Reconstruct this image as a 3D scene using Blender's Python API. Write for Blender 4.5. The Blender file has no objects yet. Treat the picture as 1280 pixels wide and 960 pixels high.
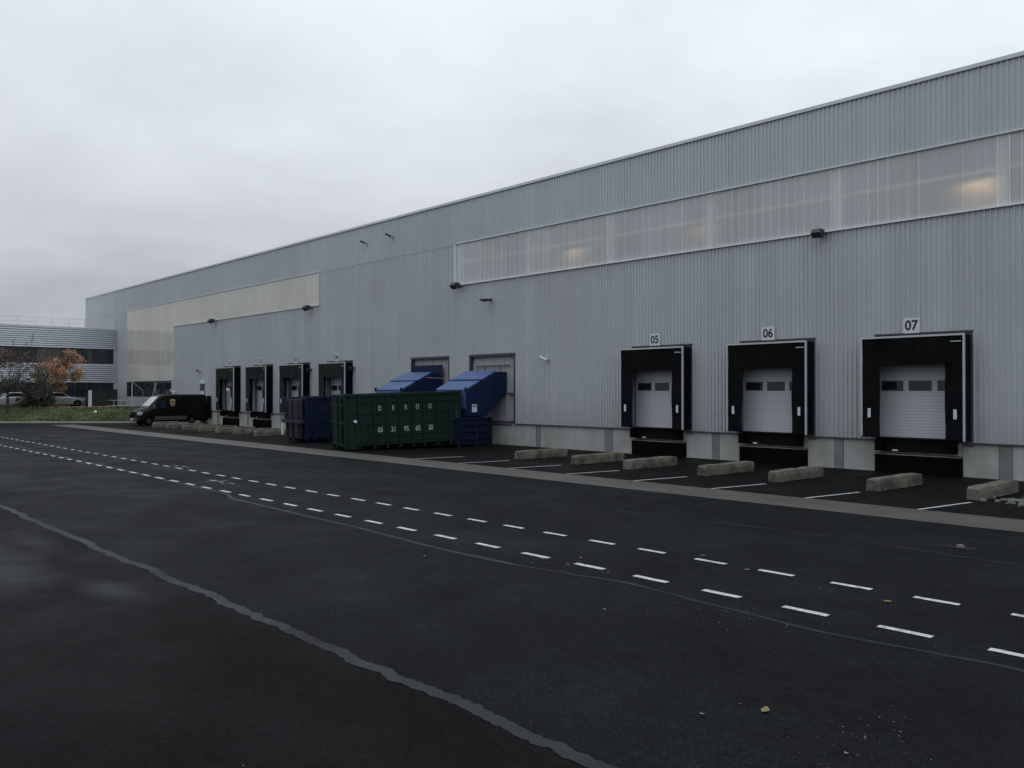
import bpy, math, random
from mathutils import Vector, Matrix
R=math.radians
rng=random.Random(7)
scene=bpy.context.scene
COL=scene.collection
# ------------------------------------------------------------------ materials
def nd(nt,t,**kw):
    n=nt.nodes.new(t)
    for k,v in kw.items():
        if k in n.inputs: n.inputs[k].default_value=v
        else: setattr(n,k,v)
    return n
def mat(name,col,rough=.6,metal=0.,var=.15,scale=3.,streak=0.,bump=0.,bscale=40.,spec=.5,dirt=None,dirt_scale=.6,dirt_amt=.5,fine=0.,coat=0.,sheet=0.):
    """principled with object-space noise variation, vertical streaks, patchy dirt and bump"""
    m=bpy.data.materials.new(name); m.use_nodes=True; nt=m.node_tree; L=nt.links
    b=nt.nodes['Principled BSDF']
    b.inputs['Roughness'].default_value=rough; b.inputs['Metallic'].default_value=metal
    b.inputs['Specular IOR Level'].default_value=spec
    b.inputs['Coat Weight'].default_value=coat
    g=nd(nt,'ShaderNodeNewGeometry')
    n=nd(nt,'ShaderNodeTexNoise',Scale=scale,Detail=6.,Roughness=.6); L.new(g.outputs['Position'],n.inputs['Vector'])
    mr=nd(nt,'ShaderNodeMapRange'); L.new(n.outputs['Fac'],mr.inputs['Value'])
    mr.inputs['From Min'].default_value=.3; mr.inputs['From Max'].default_value=.7
    mr.inputs['To Min'].default_value=1-var; mr.inputs['To Max'].default_value=1+var
    val=mr.outputs['Result']
    def mul(a,bb):
        k=nd(nt,'ShaderNodeMath',operation='MULTIPLY'); L.new(a,k.inputs[0]); L.new(bb,k.inputs[1]); return k.outputs[0]
    if streak:
        mp=nd(nt,'ShaderNodeMapping'); mp.inputs['Scale'].default_value=(2.2,2.2,.06); L.new(g.outputs['Position'],mp.inputs['Vector'])
        n2=nd(nt,'ShaderNodeTexNoise',Scale=1.,Detail=5.,Roughness=.7); L.new(mp.outputs[0],n2.inputs['Vector'])
        m2=nd(nt,'ShaderNodeMapRange'); L.new(n2.outputs['Fac'],m2.inputs['Value'])
        m2.inputs['From Min'].default_value=.3; m2.inputs['From Max'].default_value=.7
        m2.inputs['To Min'].default_value=1-streak; m2.inputs['To Max'].default_value=1+streak
        val=mul(val,m2.outputs['Result'])
    if fine:
        n3=nd(nt,'ShaderNodeTexNoise',Scale=60.,Detail=3.,Roughness=.8); L.new(g.outputs['Position'],n3.inputs['Vector'])
        m3=nd(nt,'ShaderNodeMapRange'); L.new(n3.outputs['Fac'],m3.inputs['Value'])
        m3.inputs['From Min'].default_value=.3; m3.inputs['From Max'].default_value=.7
        m3.inputs['To Min'].default_value=1-fine; m3.inputs['To Max'].default_value=1+fine
        val=mul(val,m3.outputs['Result'])
    if sheet:   # each metre-wide sheet weathered a little differently, grimier by the ground
        sx=nd(nt,'ShaderNodeSeparateXYZ'); L.new(g.outputs['Position'],sx.inputs[0])
        fl=nd(nt,'ShaderNodeMath',operation='FLOOR'); L.new(sx.outputs['X'],fl.inputs[0])
        wn=nd(nt,'ShaderNodeTexWhiteNoise',noise_dimensions='1D'); L.new(fl.outputs[0],wn.inputs['W'])
        ms=nd(nt,'ShaderNodeMapRange'); L.new(wn.outputs['Value'],ms.inputs['Value']); ms.inputs['To Min'].default_value=1-sheet; ms.inputs['To Max'].default_value=1+sheet
        val=mul(val,ms.outputs['Result'])
        nz=nd(nt,'ShaderNodeTexNoise',Scale=1.3,Detail=7.,Roughness=.7); L.new(g.outputs['Position'],nz.inputs['Vector'])
        az=nd(nt,'ShaderNodeMath',operation='MULTIPLY_ADD'); L.new(nz.outputs['Fac'],az.inputs[0]); az.inputs[1].default_value=-1.6; L.new(sx.outputs['Z'],az.inputs[2])
        mz=nd(nt,'ShaderNodeMapRange'); L.new(az.outputs[0],mz.inputs['Value']); mz.inputs['From Min'].default_value=.3; mz.inputs['From Max'].default_value=1.6; mz.inputs['To Min'].default_value=.84; mz.inputs['To Max'].default_value=1.
        val=mul(val,mz.outputs['Result'])
    vm=nd(nt,'ShaderNodeVectorMath',operation='SCALE'); vm.inputs[0].default_value=col[:3]; L.new(val,vm.inputs['Scale'])
    out=vm.outputs[0]
    if dirt:
        n4=nd(nt,'ShaderNodeTexNoise',Scale=dirt_scale,Detail=8.,Roughness=.65); L.new(g.outputs['Position'],n4.inputs['Vector'])
        m4=nd(nt,'ShaderNodeMapRange'); L.new(n4.outputs['Fac'],m4.inputs['Value'])
        m4.inputs['From Min'].default_value=.45; m4.inputs['From Max'].default_value=.7; m4.inputs['To Max'].default_value=dirt_amt
        mx=nd(nt,'ShaderNodeMix',data_type='RGBA'); L.new(m4.outputs['Result'],mx.inputs[0]); L.new(out,mx.inputs[6]); mx.inputs[7].default_value=(*dirt,1)
        out=mx.outputs[2]
    L.new(out,b.inputs['Base Color'])
    if bump:
        n5=nd(nt,'ShaderNodeTexNoise',Scale=bscale,Detail=4.,Roughness=.6); L.new(g.outputs['Position'],n5.inputs['Vector'])
        bp=nd(nt,'ShaderNodeBump',Strength=bump,Distance=.02); L.new(n5.outputs['Fac'],bp.inputs['Height']); L.new(bp.outputs[0],b.inputs['Normal'])
    return m
M={}
M['clad']=mat('grey_cladding',(.465,.50,.53),.42,.15,.035,.25,sheet=.02,streak=.05,bump=.0,dirt=(.36,.39,.415),dirt_scale=.15,dirt_amt=.35)
M['clad_low']=mat('lower_cladding',(.45,.476,.506),.42,.15,.035,.25,sheet=.025,streak=.07,dirt=(.37,.385,.41),dirt_scale=.2,dirt_amt=.4)
M['coping']=mat('coping_metal',(.60,.64,.67),.4,.1,.05,.5)
M['flash']=mat('flashing_white',(.72,.75,.77),.4,.0,.06,1.)
M['trimdark']=mat('trim_dark',(.05,.055,.065),.5,.0,.1,1.)
M['concrete']=mat('concrete_base',(.36,.37,.355),.85,0,.10,1.2,streak=.12,bump=.25,bscale=25,dirt=(.20,.20,.17),dirt_scale=.8,dirt_amt=.55,fine=.05)
M['concrete_dark']=mat('concrete_pillar',(.19,.195,.19),.85,0,.15,1.5,streak=.15,bump=.2,dirt=(.1,.1,.09),dirt_scale=1.,dirt_amt=.5)
M['gutter']=mat('gutter_concrete',(.062,.061,.053),.55,0,.25,.9,bump=.3,bscale=30,dirt=(.035,.035,.031),dirt_scale=.5,dirt_amt=.7,fine=.2)
M['stop']=mat('mossy_concrete',(.135,.130,.105),.9,0,.45,2.2,bump=.6,bscale=18,dirt=(.030,.030,.018),dirt_scale=2.6,dirt_amt=.95,fine=.15)
M['black']=mat('black_curtain',(.0050,.0058,.0066),.7,0,.45,1.5,streak=.2,spec=.06)
M['curtain_worn']=mat('worn_curtain',(.020,.024,.0235),.75,0,.35,1.2,streak=.25,spec=.1)
M['rubber']=mat('black_rubber',(.003,.003,.0035),.8,0,.3,4.,spec=.05)
M['blacksteel']=mat('black_steel',(.004,.0045,.005),.6,.0,.3,2.,spec=.1)
M['alu']=mat('aluminium_frame',(.50,.52,.52),.4,.3,.08,2.)
M['door']=mat('door_panel',(.50,.53,.57),.4,0,.04,1.,streak=.04)
M['doorline']=mat('door_joint',(.16,.17,.19),.6,0,.1,1.)
M['white']=mat('white_paint',(.74,.76,.78),.5,0,.05,3.)
M['marking']=mat('road_paint',(.48,.49,.49),.75,0,.2,9.,dirt=(.12,.125,.13),dirt_scale=10.,dirt_amt=.8,fine=.3)
M['ink']=mat('sign_ink',(.015,.017,.02),.5,0,.0,1.)
M['signboard']=mat('sign_white',(.60,.64,.68),.45,0,.04,4.)
M['seam']=mat('tar_seam',(.022,.024,.028),.6,0,.55,.8,spec=.12,fine=.3,bump=.3,bscale=60)
M['seam_faint']=mat('tar_seam_faint',(.015,.017,.020),.6,0,.5,.9,spec=.1,fine=.2)
M['blue']=mat('blue_paint',(.006,.016,.056),.5,0,.15,1.2,streak=.1,dirt=(.012,.018,.04),dirt_scale=1.2,dirt_amt=.5,spec=.18)
M['blue_skylit']=mat('blue_lid_skylit',(.070,.125,.29),.4,0,.12,1.5,streak=.12,coat=.15)  # chute blue made paler: skylight and gloss on the top put into the colour
M['navy']=mat('navy_container',(.0055,.012,.038),.55,0,.2,1.5,spec=.15,streak=.15,dirt=(.02,.02,.025),dirt_scale=1.5,dirt_amt=.5)
M['greysteel']=mat('worn_grey_steel',(.022,.022,.026),.55,.1,.2,2.,dirt=(.02,.018,.015),dirt_scale=2.,dirt_amt=.5)
M['green']=mat('green_paint',(.0048,.022,.0165),.5,0,.2,1.3,streak=.18,dirt=(.015,.019,.012),dirt_scale=2.2,dirt_amt=.7,spec=.15)
M['stencil']=mat('stencil_paint',(.44,.48,.47),.6,0,.3,12.,dirt=(.12,.18,.15),dirt_scale=5.,dirt_amt=.4)
M['recess']=mat('recess_sheet',(.36,.37,.385),.5,0,.06,.8,streak=.08,dirt=(.30,.26,.25),dirt_scale=1.5,dirt_amt=.5)
M['glass']=mat('dark_glass',(.018,.022,.028),.06,0,.1,1.,spec=.6)
M['glassoff']=mat('office_glass',(.022,.026,.034),.08,0,.1,1.,spec=.45)
M['frame']=mat('window_frame',(.05,.055,.065),.5,0,.05,1.)
M['sidinglight']=mat('office_siding',(.42,.455,.50),.38,.15,.05,.5)
M['van']=mat('van_paint',(.0035,.0033,.0033),.35,0,.1,1.,spec=.25)
M['vantrim']=mat('van_trim',(.055,.058,.06),.6,0,.1,1.)
M['carwhite']=mat('car_paint_white',(.26,.28,.30),.25,0,.03,1.,coat=.5)
M['cargrey']=mat('car_paint_grey',(.13,.15,.18),.25,0,.03,1.,coat=.5)
M['gold']=mat('emblem_gold',(.50,.41,.22),.4,0,.1,5.)
M['brown']=mat('emblem_brown',(.09,.04,.015),.5,0,.1,5.)
M['lampglass']=mat('headlight_glass',(.45,.48,.52),.15,0,.05,5.,spec=.8)
M['rim']=mat('wheel_rim',(.07,.075,.08),.4,.5,.1,5.)
M['bark']=mat('bark',(.045,.038,.032),.9,0,.3,8.,bump=.5)
M['leaf_dark']=mat('foliage_dark',(.055,.065,.048),.7,0,.5,1.6)
M['leaf_brown']=mat('foliage_brown',(.105,.078,.055),.7,0,.5,1.6)
M['leaf_orange']=mat('foliage_orange',(.56,.30,.18),.7,0,.4,1.2)
M['leaf_yellow']=mat('foliage_yellow',(.33,.23,.10),.7,0,.4,1.2)
M['leaf_red']=mat('foliage_red',(.13,.035,.03),.7,0,.4,1.2)
M['leaf_ground']=mat('dry_leaf',(.17,.13,.055),.7,0,.4,30.)
M['paper']=mat('pale_litter',(.15,.15,.13),.7,0,.3,30.)
M['grass']=mat('grass',(.045,.068,.022),.95,0,.35,.7,bump=.6,bscale=12,dirt=(.075,.075,.03),dirt_scale=.35,dirt_amt=.6,fine=.35)
M['path']=mat('path_concrete',(.15,.155,.13),.9,0,.15,.8,bump=.3,fine=.1)
M['interior']=mat('interior_grey',(.10,.11,.12),.8,0,.1,.5)
M['column']=mat('interior_column',(.92,.92,.90),.6,0,.05,.5)
M['cabinet']=mat('cabinet_paint',(.018,.024,.024),.5,0,.15,1.5)
M['cable']=mat('cable_sheath',(.30,.24,.24),.6,0,.1,5.)
M['conduit']=mat('conduit_grey',(.29,.32,.35),.5,0,.1,2.)
M['lampdark']=mat('lamp_housing',(.028,.034,.036),.5,0,.2,4.)
M['puddle']=mat('drain_iron',(.008,.008,.009),.4,.2,.2,8.)
# asphalt: damp, dark, with patches, grit and two dry pale stains
def asphalt(name,base,patchy=.35):
    m=bpy.data.materials.new(name); m.use_nodes=True; nt=m.node_tree; L=nt.links; b=nt.nodes['Principled BSDF']
    g=nd(nt,'ShaderNodeNewGeometry'); pos=g.outputs['Position']
    def noise(sc,de,ro,a,bb,f0=.3,f1=.7,mp=None):
        src=pos
        if mp:
            k=nd(nt,'ShaderNodeMapping'); k.inputs['Scale'].default_value=mp; L.new(pos,k.inputs['Vector']); src=k.outputs[0]
        n=nd(nt,'ShaderNodeTexNoise',Scale=sc,Detail=de,Roughness=ro); L.new(src,n.inputs['Vector'])
        r=nd(nt,'ShaderNodeMapRange'); L.new(n.outputs['Fac'],r.inputs['Value'])
        r.inputs['From Min'].default_value=f0; r.inputs['From Max'].default_value=f1
        r.inputs['To Min'].default_value=a; r.inputs['To Max'].default_value=bb; return r.outputs['Result']
    def mth(op,a,bb):
        k=nd(nt,'ShaderNodeMath',operation=op); L.new(a,k.inputs[0])
        if isinstance(bb,(int,float)): k.inputs[1].default_value=bb
        else: L.new(bb,k.inputs[1])
        return k.outputs[0]
    v=noise(.35,7.,.65,1-patchy,1+patchy)
    v=mth('MULTIPLY',v,noise(1.,6.,.7,.8,1.2,mp=(.12,1.1,1)))        # tyre-worn bands along the road
    v=mth('MULTIPLY',v,noise(26.,5.,1.,.1,2.3,.36,.66)); v=mth('MULTIPLY',v,noise(7.,5.,.9,.6,1.45)); v=mth('MULTIPLY',v,noise(1.6,8.,.75,.72,1.3))
    v=mth('MULTIPLY',v,noise(5.,5.,.7,.85,1.15))
    spk=noise(75.,1.,.5,0.,.05,.66,.72); v=mth('ADD',v,mth('MULTIPLY',spk,90.))   # pale grit
    # dry stains in the near left
    def stain(c,rad,amt):
        k=nd(nt,'ShaderNodeVectorMath',operation='SUBTRACT'); L.new(pos,k.inputs[0]); k.inputs[1].default_value=c
        w=nd(nt,'ShaderNodeTexNoise',Scale=.9,Detail=6.,Roughness=.7); L.new(pos,w.inputs['Vector'])
        s=nd(nt,'ShaderNodeVectorMath',operation='MULTIPLY'); L.new(k.outputs[0],s.inputs[0]); s.inputs[1].default_value=(1/rad[0],1/rad[1],0)
        ln=nd(nt,'ShaderNodeVectorMath',operation='LENGTH'); L.new(s.outputs[0],ln.inputs[0])
        d=mth('ADD',ln.outputs['Value'],mth('MULTIPLY',mth('SUBTRACT',w.outputs['Fac'],.5),1.6))
        r=nd(nt,'ShaderNodeMapRange'); L.new(d,r.inputs['Value']); r.inputs['From Min'].default_value=1.1; r.inputs['From Max'].default_value=.1
        r.inputs['To Max'].default_value=amt; return r.outputs['Result']
    v=mth('ADD',v,stain((-15.0,-26.0,0),(2.2,.9),6.5)); v=mth('ADD',v,stain((-12.4,-25.15,0),(1.0,.38),5.5))
    v=mth('ADD',v,stain((-17.2,-24.9,0),(1.5,.35),4.))
    sc=nd(nt,'ShaderNodeVectorMath',operation='SCALE'); sc.inputs[0].default_value=base; L.new(v,sc.inputs['Scale']); L.new(sc.outputs[0],b.inputs['Base Color'])
    L.new(noise(.5,5.,.6,.46,.70),b.inputs['Roughness'])
    b.inputs['Specular IOR Level'].default_value=.04
    n=nd(nt,'ShaderNodeTexNoise',Scale=40.,Detail=4.,Roughness=.85); L.new(pos,n.inputs['Vector'])
    bp=nd(nt,'ShaderNodeBump',Strength=.9,Distance=.02); L.new(n.outputs['Fac'],bp.inputs['Height']); L.new(bp.outputs[0],b.inputs['Normal'])
    return m
M['asphalt']=asphalt('asphalt_road',(.0070,.0079,.0094),.45)
M['asphalt_near']=asphalt('asphalt_old',(.0047,.0050,.0055),.4)
M['asphalt_bay']=asphalt('asphalt_bay',(.0050,.0053,.0056),.45)
# polycarbonate
def poly(name,col,tr,rough,ior=1.5):
    m=bpy.data.materials.new(name); m.use_nodes=True; nt=m.node_tree; L=nt.links; b=nt.nodes['Principled BSDF']; o=nt.nodes['Material Output']
    g=nd(nt,'ShaderNodeNewGeometry')
    mp=nd(nt,'ShaderNodeMapping'); mp.inputs['Scale'].default_value=(3.,1.,.05); L.new(g.outputs['Position'],mp.inputs['Vector'])
    wn=nd(nt,'ShaderNodeTexNoise',Scale=1.,Detail=4.,Roughness=.8); L.new(mp.outputs[0],wn.inputs['Vector'])
    big=nd(nt,'ShaderNodeTexNoise',Scale=.25,Detail=3.); L.new(g.outputs['Position'],big.inputs['Vector'])
    ad=nd(nt,'ShaderNodeMath',operation='ADD'); L.new(wn.outputs['Fac'],ad.inputs[0]); L.new(big.outputs['Fac'],ad.inputs[1])
    mr=nd(nt,'ShaderNodeMapRange'); L.new(ad.outputs[0],mr.inputs['Value']); mr.inputs['From Min'].default_value=.7; mr.inputs['From Max'].default_value=1.3
    mr.inputs['To Min'].default_value=.86; mr.inputs['To Max'].default_value=1.12
    sc=nd(nt,'ShaderNodeVectorMath',operation='SCALE'); sc.inputs[0].default_value=col; L.new(mr.outputs['Result'],sc.inputs['Scale'])
    L.new(sc.outputs[0],b.inputs['Base Color']); b.inputs['Roughness'].default_value=rough; b.inputs['Specular IOR Level'].default_value=.5; b.inputs['IOR'].default_value=ior
    t=nd(nt,'ShaderNodeBsdfTranslucent'); L.new(sc.outputs[0],t.inputs['Color'])
    m1=nd(nt,'ShaderNodeMixShader'); m1.inputs[0].default_value=.2; L.new(b.outputs[0],m1.inputs[1]); L.new(t.outputs[0],m1.inputs[2])
    tp=nd(nt,'ShaderNodeBsdfTransparent'); tp.inputs['Color'].default_value=(.95,.96,.93,1)
    m2=nd(nt,'ShaderNodeMixShader'); m2.inputs[0].default_value=tr; L.new(m1.outputs[0],m2.inputs[1]); L.new(tp.outputs[0],m2.inputs[2])
    L.new(m2.outputs[0],o.inputs['Surface']); return m
M['poly']=poly('polycarbonate',(.72,.76,.775),.22,.3)
M['polyl']=poly('polycarbonate_pale',(.72,.71,.63),.03,.04,2.2)
M['polyjoint']=mat('panel_joint',(.86,.88,.86),.4,0,.05,1.)
def emit(name,col,s):
    m=bpy.data.materials.new(name); m.use_nodes=True; b=m.node_tree.nodes['Principled BSDF']
    b.inputs['Base Color'].default_value=(*col,1); b.inputs['Emission Color'].default_value=(*col,1); b.inputs['Emission Strength'].default_value=s; return m
M['tube']=emit('warm_tube',(1,.72,.4),.12)
# ------------------------------------------------------------------ helpers
class MB:
    def __init__(s): s.v=[]; s.f=[]; s.mi=[]
    def face(s,pts,mi=0):
        n=len(s.v); s.v+= [tuple(p) for p in pts]; s.f.append(tuple(range(n,n+len(pts)))); s.mi.append(mi); return s
    def box(s,x0,x1,y0,y1,z0,z1,mi=0):
        if x0>x1:x0,x1=x1,x0
        if y0>y1:y0,y1=y1,y0
        if z0>z1:z0,z1=z1,z0
        n=len(s.v); s.v+=[(x,y,z) for z in (z0,z1) for (x,y) in ((x0,y0),(x1,y0),(x1,y1),(x0,y1))]
        for f in ((0,3,2,1),(4,5,6,7),(0,1,5,4),(1,2,6,5),(2,3,7,6),(3,0,4,7)): s.f.append(tuple(n+i for i in f)); s.mi.append(mi)
        return s
    def prism(s,poly,a0,a1,axis='x',mi=0):
        """poly in the plane perpendicular to axis ((y,z) for x, (x,z) for y, (x,y) for z)"""
        def P(p,a): return (a,p[0],p[1]) if axis=='x' else ((p[0],a,p[1]) if axis=='y' else (p[0],p[1],a))
        n=len(s.v); k=len(poly); s.v+=[P(p,a0) for p in poly]+[P(p,a1) for p in poly]
        s.f.append(tuple(n+i for i in range(k))); s.mi.append(mi)
        s.f.append(tuple(n+k+i for i in reversed(range(k)))); s.mi.append(mi)
        for i in range(k):
            j=(i+1)%k; s.f.append((n+i,n+k+i,n+k+j,n+j)); s.mi.append(mi)
        return s
    def tube(s,pts,r,seg=8,mi=0,r1=None):
        pts=[Vector(p) for p in pts]; n0=len(s.v); K=len(pts)
        for i,p in enumerate(pts):
            d=(pts[min(i+1,K-1)]-pts[max(i-1,0)]).normalized()
            u=d.cross(Vector((0,0,1)));
            if u.length<1e-3: u=d.cross(Vector((1,0,0)))
            u.normalize(); w=d.cross(u); rr=r if r1 is None else r+(r1-r)*i/(K-1)
            for k in range(seg):
                a=2*math.pi*k/seg; s.v.append(tuple(p+u*rr*math.cos(a)+w*rr*math.sin(a)))
        for i in range(K-1):
            for k in range(seg):
                a=n0+i*seg+k; b=n0+i*seg+(k+1)%seg; s.f.append((a,b,b+seg,a+seg)); s.mi.append(mi)
        s.f.append(tuple(n0+k for k in reversed(range(seg)))); s.mi.append(mi)
        s.f.append(tuple(n0+(K-1)*seg+k for k in range(seg))); s.mi.append(mi)
        return s
    def loft(s,rings,mi=0,cap=True):
        n=len(s.v); k=len(rings[0])
        for r in rings: s.v+=[tuple(p) for p in r]
        for i in range(len(rings)-1):
            for j in range(k):
                a=n+i*k+j; b=n+i*k+(j+1)%k; s.f.append((a,b,b+k,a+k)); s.mi.append(mi)
        if cap:
            s.f.append(tuple(n+j for j in reversed(range(k)))); s.mi.append(mi)
            s.f.append(tuple(n+(len(rings)-1)*k+j for j in range(k))); s.mi.append(mi)
        return s
    def build(s,name,mats,parent=None,smooth=False,bevel=0.,recalc=True):
        me=bpy.data.meshes.new(name); me.from_pydata(s.v,[],s.f)
        if not isinstance(mats,(list,tuple)): mats=[mats]
        for m in mats: me.materials.append(m if not isinstance(m,str) else M[m])
        me.polygons.foreach_set('material_index',s.mi)
        if smooth: me.polygons.foreach_set('use_smooth',[True]*len(me.polygons))
        if recalc:
            import bmesh
            bm=bmesh.new(); bm.from_mesh(me); bmesh.ops.recalc_face_normals(bm,faces=bm.faces); bm.to_mesh(me); bm.free()
        me.update(); o=bpy.data.objects.new(name,me); COL.objects.link(o)
        if parent: o.parent=parent
        if bevel:
            b=o.modifiers.new('bevel','BEVEL'); b.width=bevel; b.segments=2; b.limit_method='ANGLE'
        return o
def tag(o,label=None,cat=None,group=None,kind=None):
    if label: o['label']=label
    if cat: o['category']=cat
    if group: o['group']=group
    if kind: o['kind']=kind
    return o
def empty(name,loc,label,cat,group=None,rz=0):
    o=bpy.data.objects.new(name,None); COL.objects.link(o); o.location=loc; o.rotation_euler.z=rz; o.empty_display_size=.2
    return tag(o,label,cat,group)
def children(o): return [c for c in bpy.data.objects if c.parent==o]
def dup(o,parent=None,loc=None,rz=None,label=None):
    c=o.copy(); COL.objects.link(c); c.parent=parent
    if loc is not None: c.location=loc
    if rz is not None: c.rotation_euler.z=rz
    if label: c['label']=label
    for ch in children(o): dup(ch,c)
    return c
def text(name,s,size,mt,parent,loc,rot,sx=1.,bold=.0,ext=.002):
    cu=bpy.data.curves.new(name,'FONT'); cu.body=s; cu.size=size; cu.align_x='CENTER'; cu.align_y='CENTER'; cu.extrude=ext; cu.offset=bold
    t=bpy.data.objects.new('tmp',cu); COL.objects.link(t); bpy.context.view_layer.update()
    me=bpy.data.meshes.new_from_object(t.evaluated_get(bpy.context.evaluated_depsgraph_get()))
    COL.objects.unlink(t); bpy.data.objects.remove(t)
    me.materials.clear(); me.materials.append(M[mt]); me.name=name
    rt=Matrix.LocRotScale(Vector(loc),None,None)@(rot.to_4x4())@Matrix.Diagonal((sx,1,1,1))
    me.transform(rt)
    o=bpy.data.objects.new(name,me); COL.objects.link(o); o.parent=parent; return o
ROT_FRONT=Matrix(((1,0,0),(0,0,-1),(0,1,0)))       # text facing -Y
ROT_XP=Matrix(((0,0,1),(1,0,0),(0,1,0)))           # text facing +X, reading towards +Y
# ------------------------------------------------------------------ ground
def sheet(name,poly,z,m): 
    return tag(MB().face([(x,y,z) for x,y in poly]).build(name,m,recalc=False),kind='structure')
KERB=[(-71.3,.0),(-71.4,-3),(-72.2,-5.5),(-75.5,-9.1),(-79.1,-13),(-82,-18),(-83.5,-28),(-84,-70)]
tag(MB().face([(-900,-900,-.06),(900,-900,-.06),(900,900,-.06),(-900,900,-.06)]).build('ground','grass',recalc=False),kind='structure')
SA,SB=-24.28,-8.62
sheet('road',[(60,-24.28),(60,-9.6)]+[(-78,-9.6)]+[(-78,-11.8),(-79.1,-13),(-82,-18),(-83.2,-24.28)],0.0,'asphalt')
sheet('old_asphalt',[(60,-24.28),(-83.2,-24.28),(-83.5,-28),(-84,-70),(60,-70)],0.0,'asphalt_near')
sheet('loading_yard',[(60,-9.6),(60,.3),(-71.3,.3),(-71.4,-3),(-72.2,-5.5),(-75.5,-9.1),(-78,-9.6)],0.0,'asphalt_bay')
def strip(name,y0,y1,x0,x1,z,m,jag=0.,step=.4,seedv=1,amp=0.,kind='structure'):
    r=random.Random(seedv); mb=MB(); n=int((x1-x0)/step); pts=[]; w=0
    for i in range(n+1):
        x=x0+(x1-x0)*i/n; w=w*.9+r.uniform(-amp,amp)
        pts.append((x,y0+w+r.uniform(-jag,jag),y1+w+r.uniform(-jag,jag)))
    for a,b in zip(pts,pts[1:]):
        mb.face([(a[0],a[1],z),(b[0],b[1],z),(b[0],b[2],z),(a[0],a[2],z)])
    return tag(mb.build(name,m,recalc=False),kind=kind)
strip('gutter_channel',-10.5,-8.72,-74,55,.006,'gutter',jag=.015,step=.7,seedv=3)
strip('tar_seam',-24.35,-24.20,-60,25,.004,'seam',jag=.010,step=.05,seedv=5,amp=.0205)
# thinner wavering seams: follow points read off the road
def ribbon(name,pts,w,z,m,jag,seedv):
    r=random.Random(seedv); mb=MB(); P=[]
    for (a,b) in zip(pts,pts[1:]):
        n=max(2,int(abs(b[0]-a[0])/.35))
        for i in range(n): t=i/n; t2=t*t*(3-2*t); P.append((a[0]+(b[0]-a[0])*t,a[1]+(b[1]-a[1])*t2+r.uniform(-jag,jag)))
    P.append(pts[-1])
    ww=[w*r.uniform(.6,1.3) for _ in P]
    for i in range(len(P)-1):
        a,b=P[i],P[i+1]; mb.face([(a[0],a[1]-ww[i],z),(b[0],b[1]-ww[i+1],z),(b[0],b[1]+ww[i+1],z),(a[0],a[1]+ww[i],z)])
    return tag(mb.build(name,m,recalc=False),kind='structure')
ribbon('tar_seam',[(-75,-18.4),(-51,-18.6),(-36,-18.9),(-21.8,-19.27),(-20.3,-19.62),(-15,-19.72),(-11.3,-19.9),(-9.7,-19.86)],.055,.004,'seam',.012,11)
ribbon('tar_seam',[(-9.7,-19.86),(-8.9,-19.75),(-7.7,-19.52),(-6,-19.69),(-4.7,-19.8),(-2.5,-19.6),(10,-19.6)],.045,.004,'seam_faint',.012,12)
ribbon('tar_seam',[(-62,-14.6),(-40,-14.0),(-21.6,-14.2),(-15.8,-14.2),(-8,-13.7),(-4,-13.98),(10,-14)],.035,.004,'seam_faint',.008,13)
# road markings
def dashes(name,y,x0,per,ln,w,n0,n1,seedv):
    r=random.Random(seedv); mb=MB()
    for i in range(n0,n1):
        a=x0+i*per+r.uniform(-.015,.015); b=a+ln*r.uniform(.96,1.03); yy=y+r.uniform(-.008,.008)
        k=5; top=[(a+(b-a)*j/k,yy+w/2+r.uniform(-.006,.006)) for j in range(k+1)]; bot=[(a+(b-a)*j/k,yy-w/2+r.uniform(-.006,.006)) for j in range(k+1)]
        for j in range(k): mb.face([(*bot[j],.008),(*bot[j+1],.008),(*top[j+1],.008),(*top[j],.008)])
    return tag(mb.build(name,'marking',recalc=False),kind='structure')
dashes('lane_marking',-17.35,-6.80,1.168,.58,.11,-63,12,1)
dashes('lane_marking',-19.09,-5.43,1.215,.61,.115,-61,10,2)
# worn pedestrian figure painted between the lanes
mb=MB(); r=random.Random(9)
for (x,y,a,b) in ((-25.3,-18.25,.5,.16),(-24.75,-18.2,.45,.1),(-24.2,-18.1,.5,.05),(-24.2,-18.35,.5,.05),(-24.9,-17.95,.12,.14),(-24.95,-18.5,.1,.12),(-31.2,-17.1,.5,.1),(-30.6,-17.0,.3,.16),(-30.0,-17.05,.35,.05)):
    mb.face([(x,y,.008),(x+a,y+r.uniform(-.04,.04),.008),(x+a*.9,y+b,.008),(x+.05,y+b,.008)])
M['marking_worn']=mat('worn_road_paint',(.20,.205,.21),.8,0,.3,9.,dirt=(.03,.03,.035),dirt_scale=5.,dirt_amt=.9)
tag(mb.build('walkway_marking','marking_worn',recalc=False),kind='structure')
# bay lines in front of the docks
mb=MB(); r=random.Random(4)
for i in range(0,8):
    x=-7.68-2.82*i if i<7 else -27.4
    mb.face([(x-.045,-8.8,.005),(x+.045,-8.8,.005),(x+.43+.045,-6.45,.005),(x+.43-.045,-6.45,.005)])
tag(mb.build('bay_marking','marking',recalc=False),kind='structure')
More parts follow.
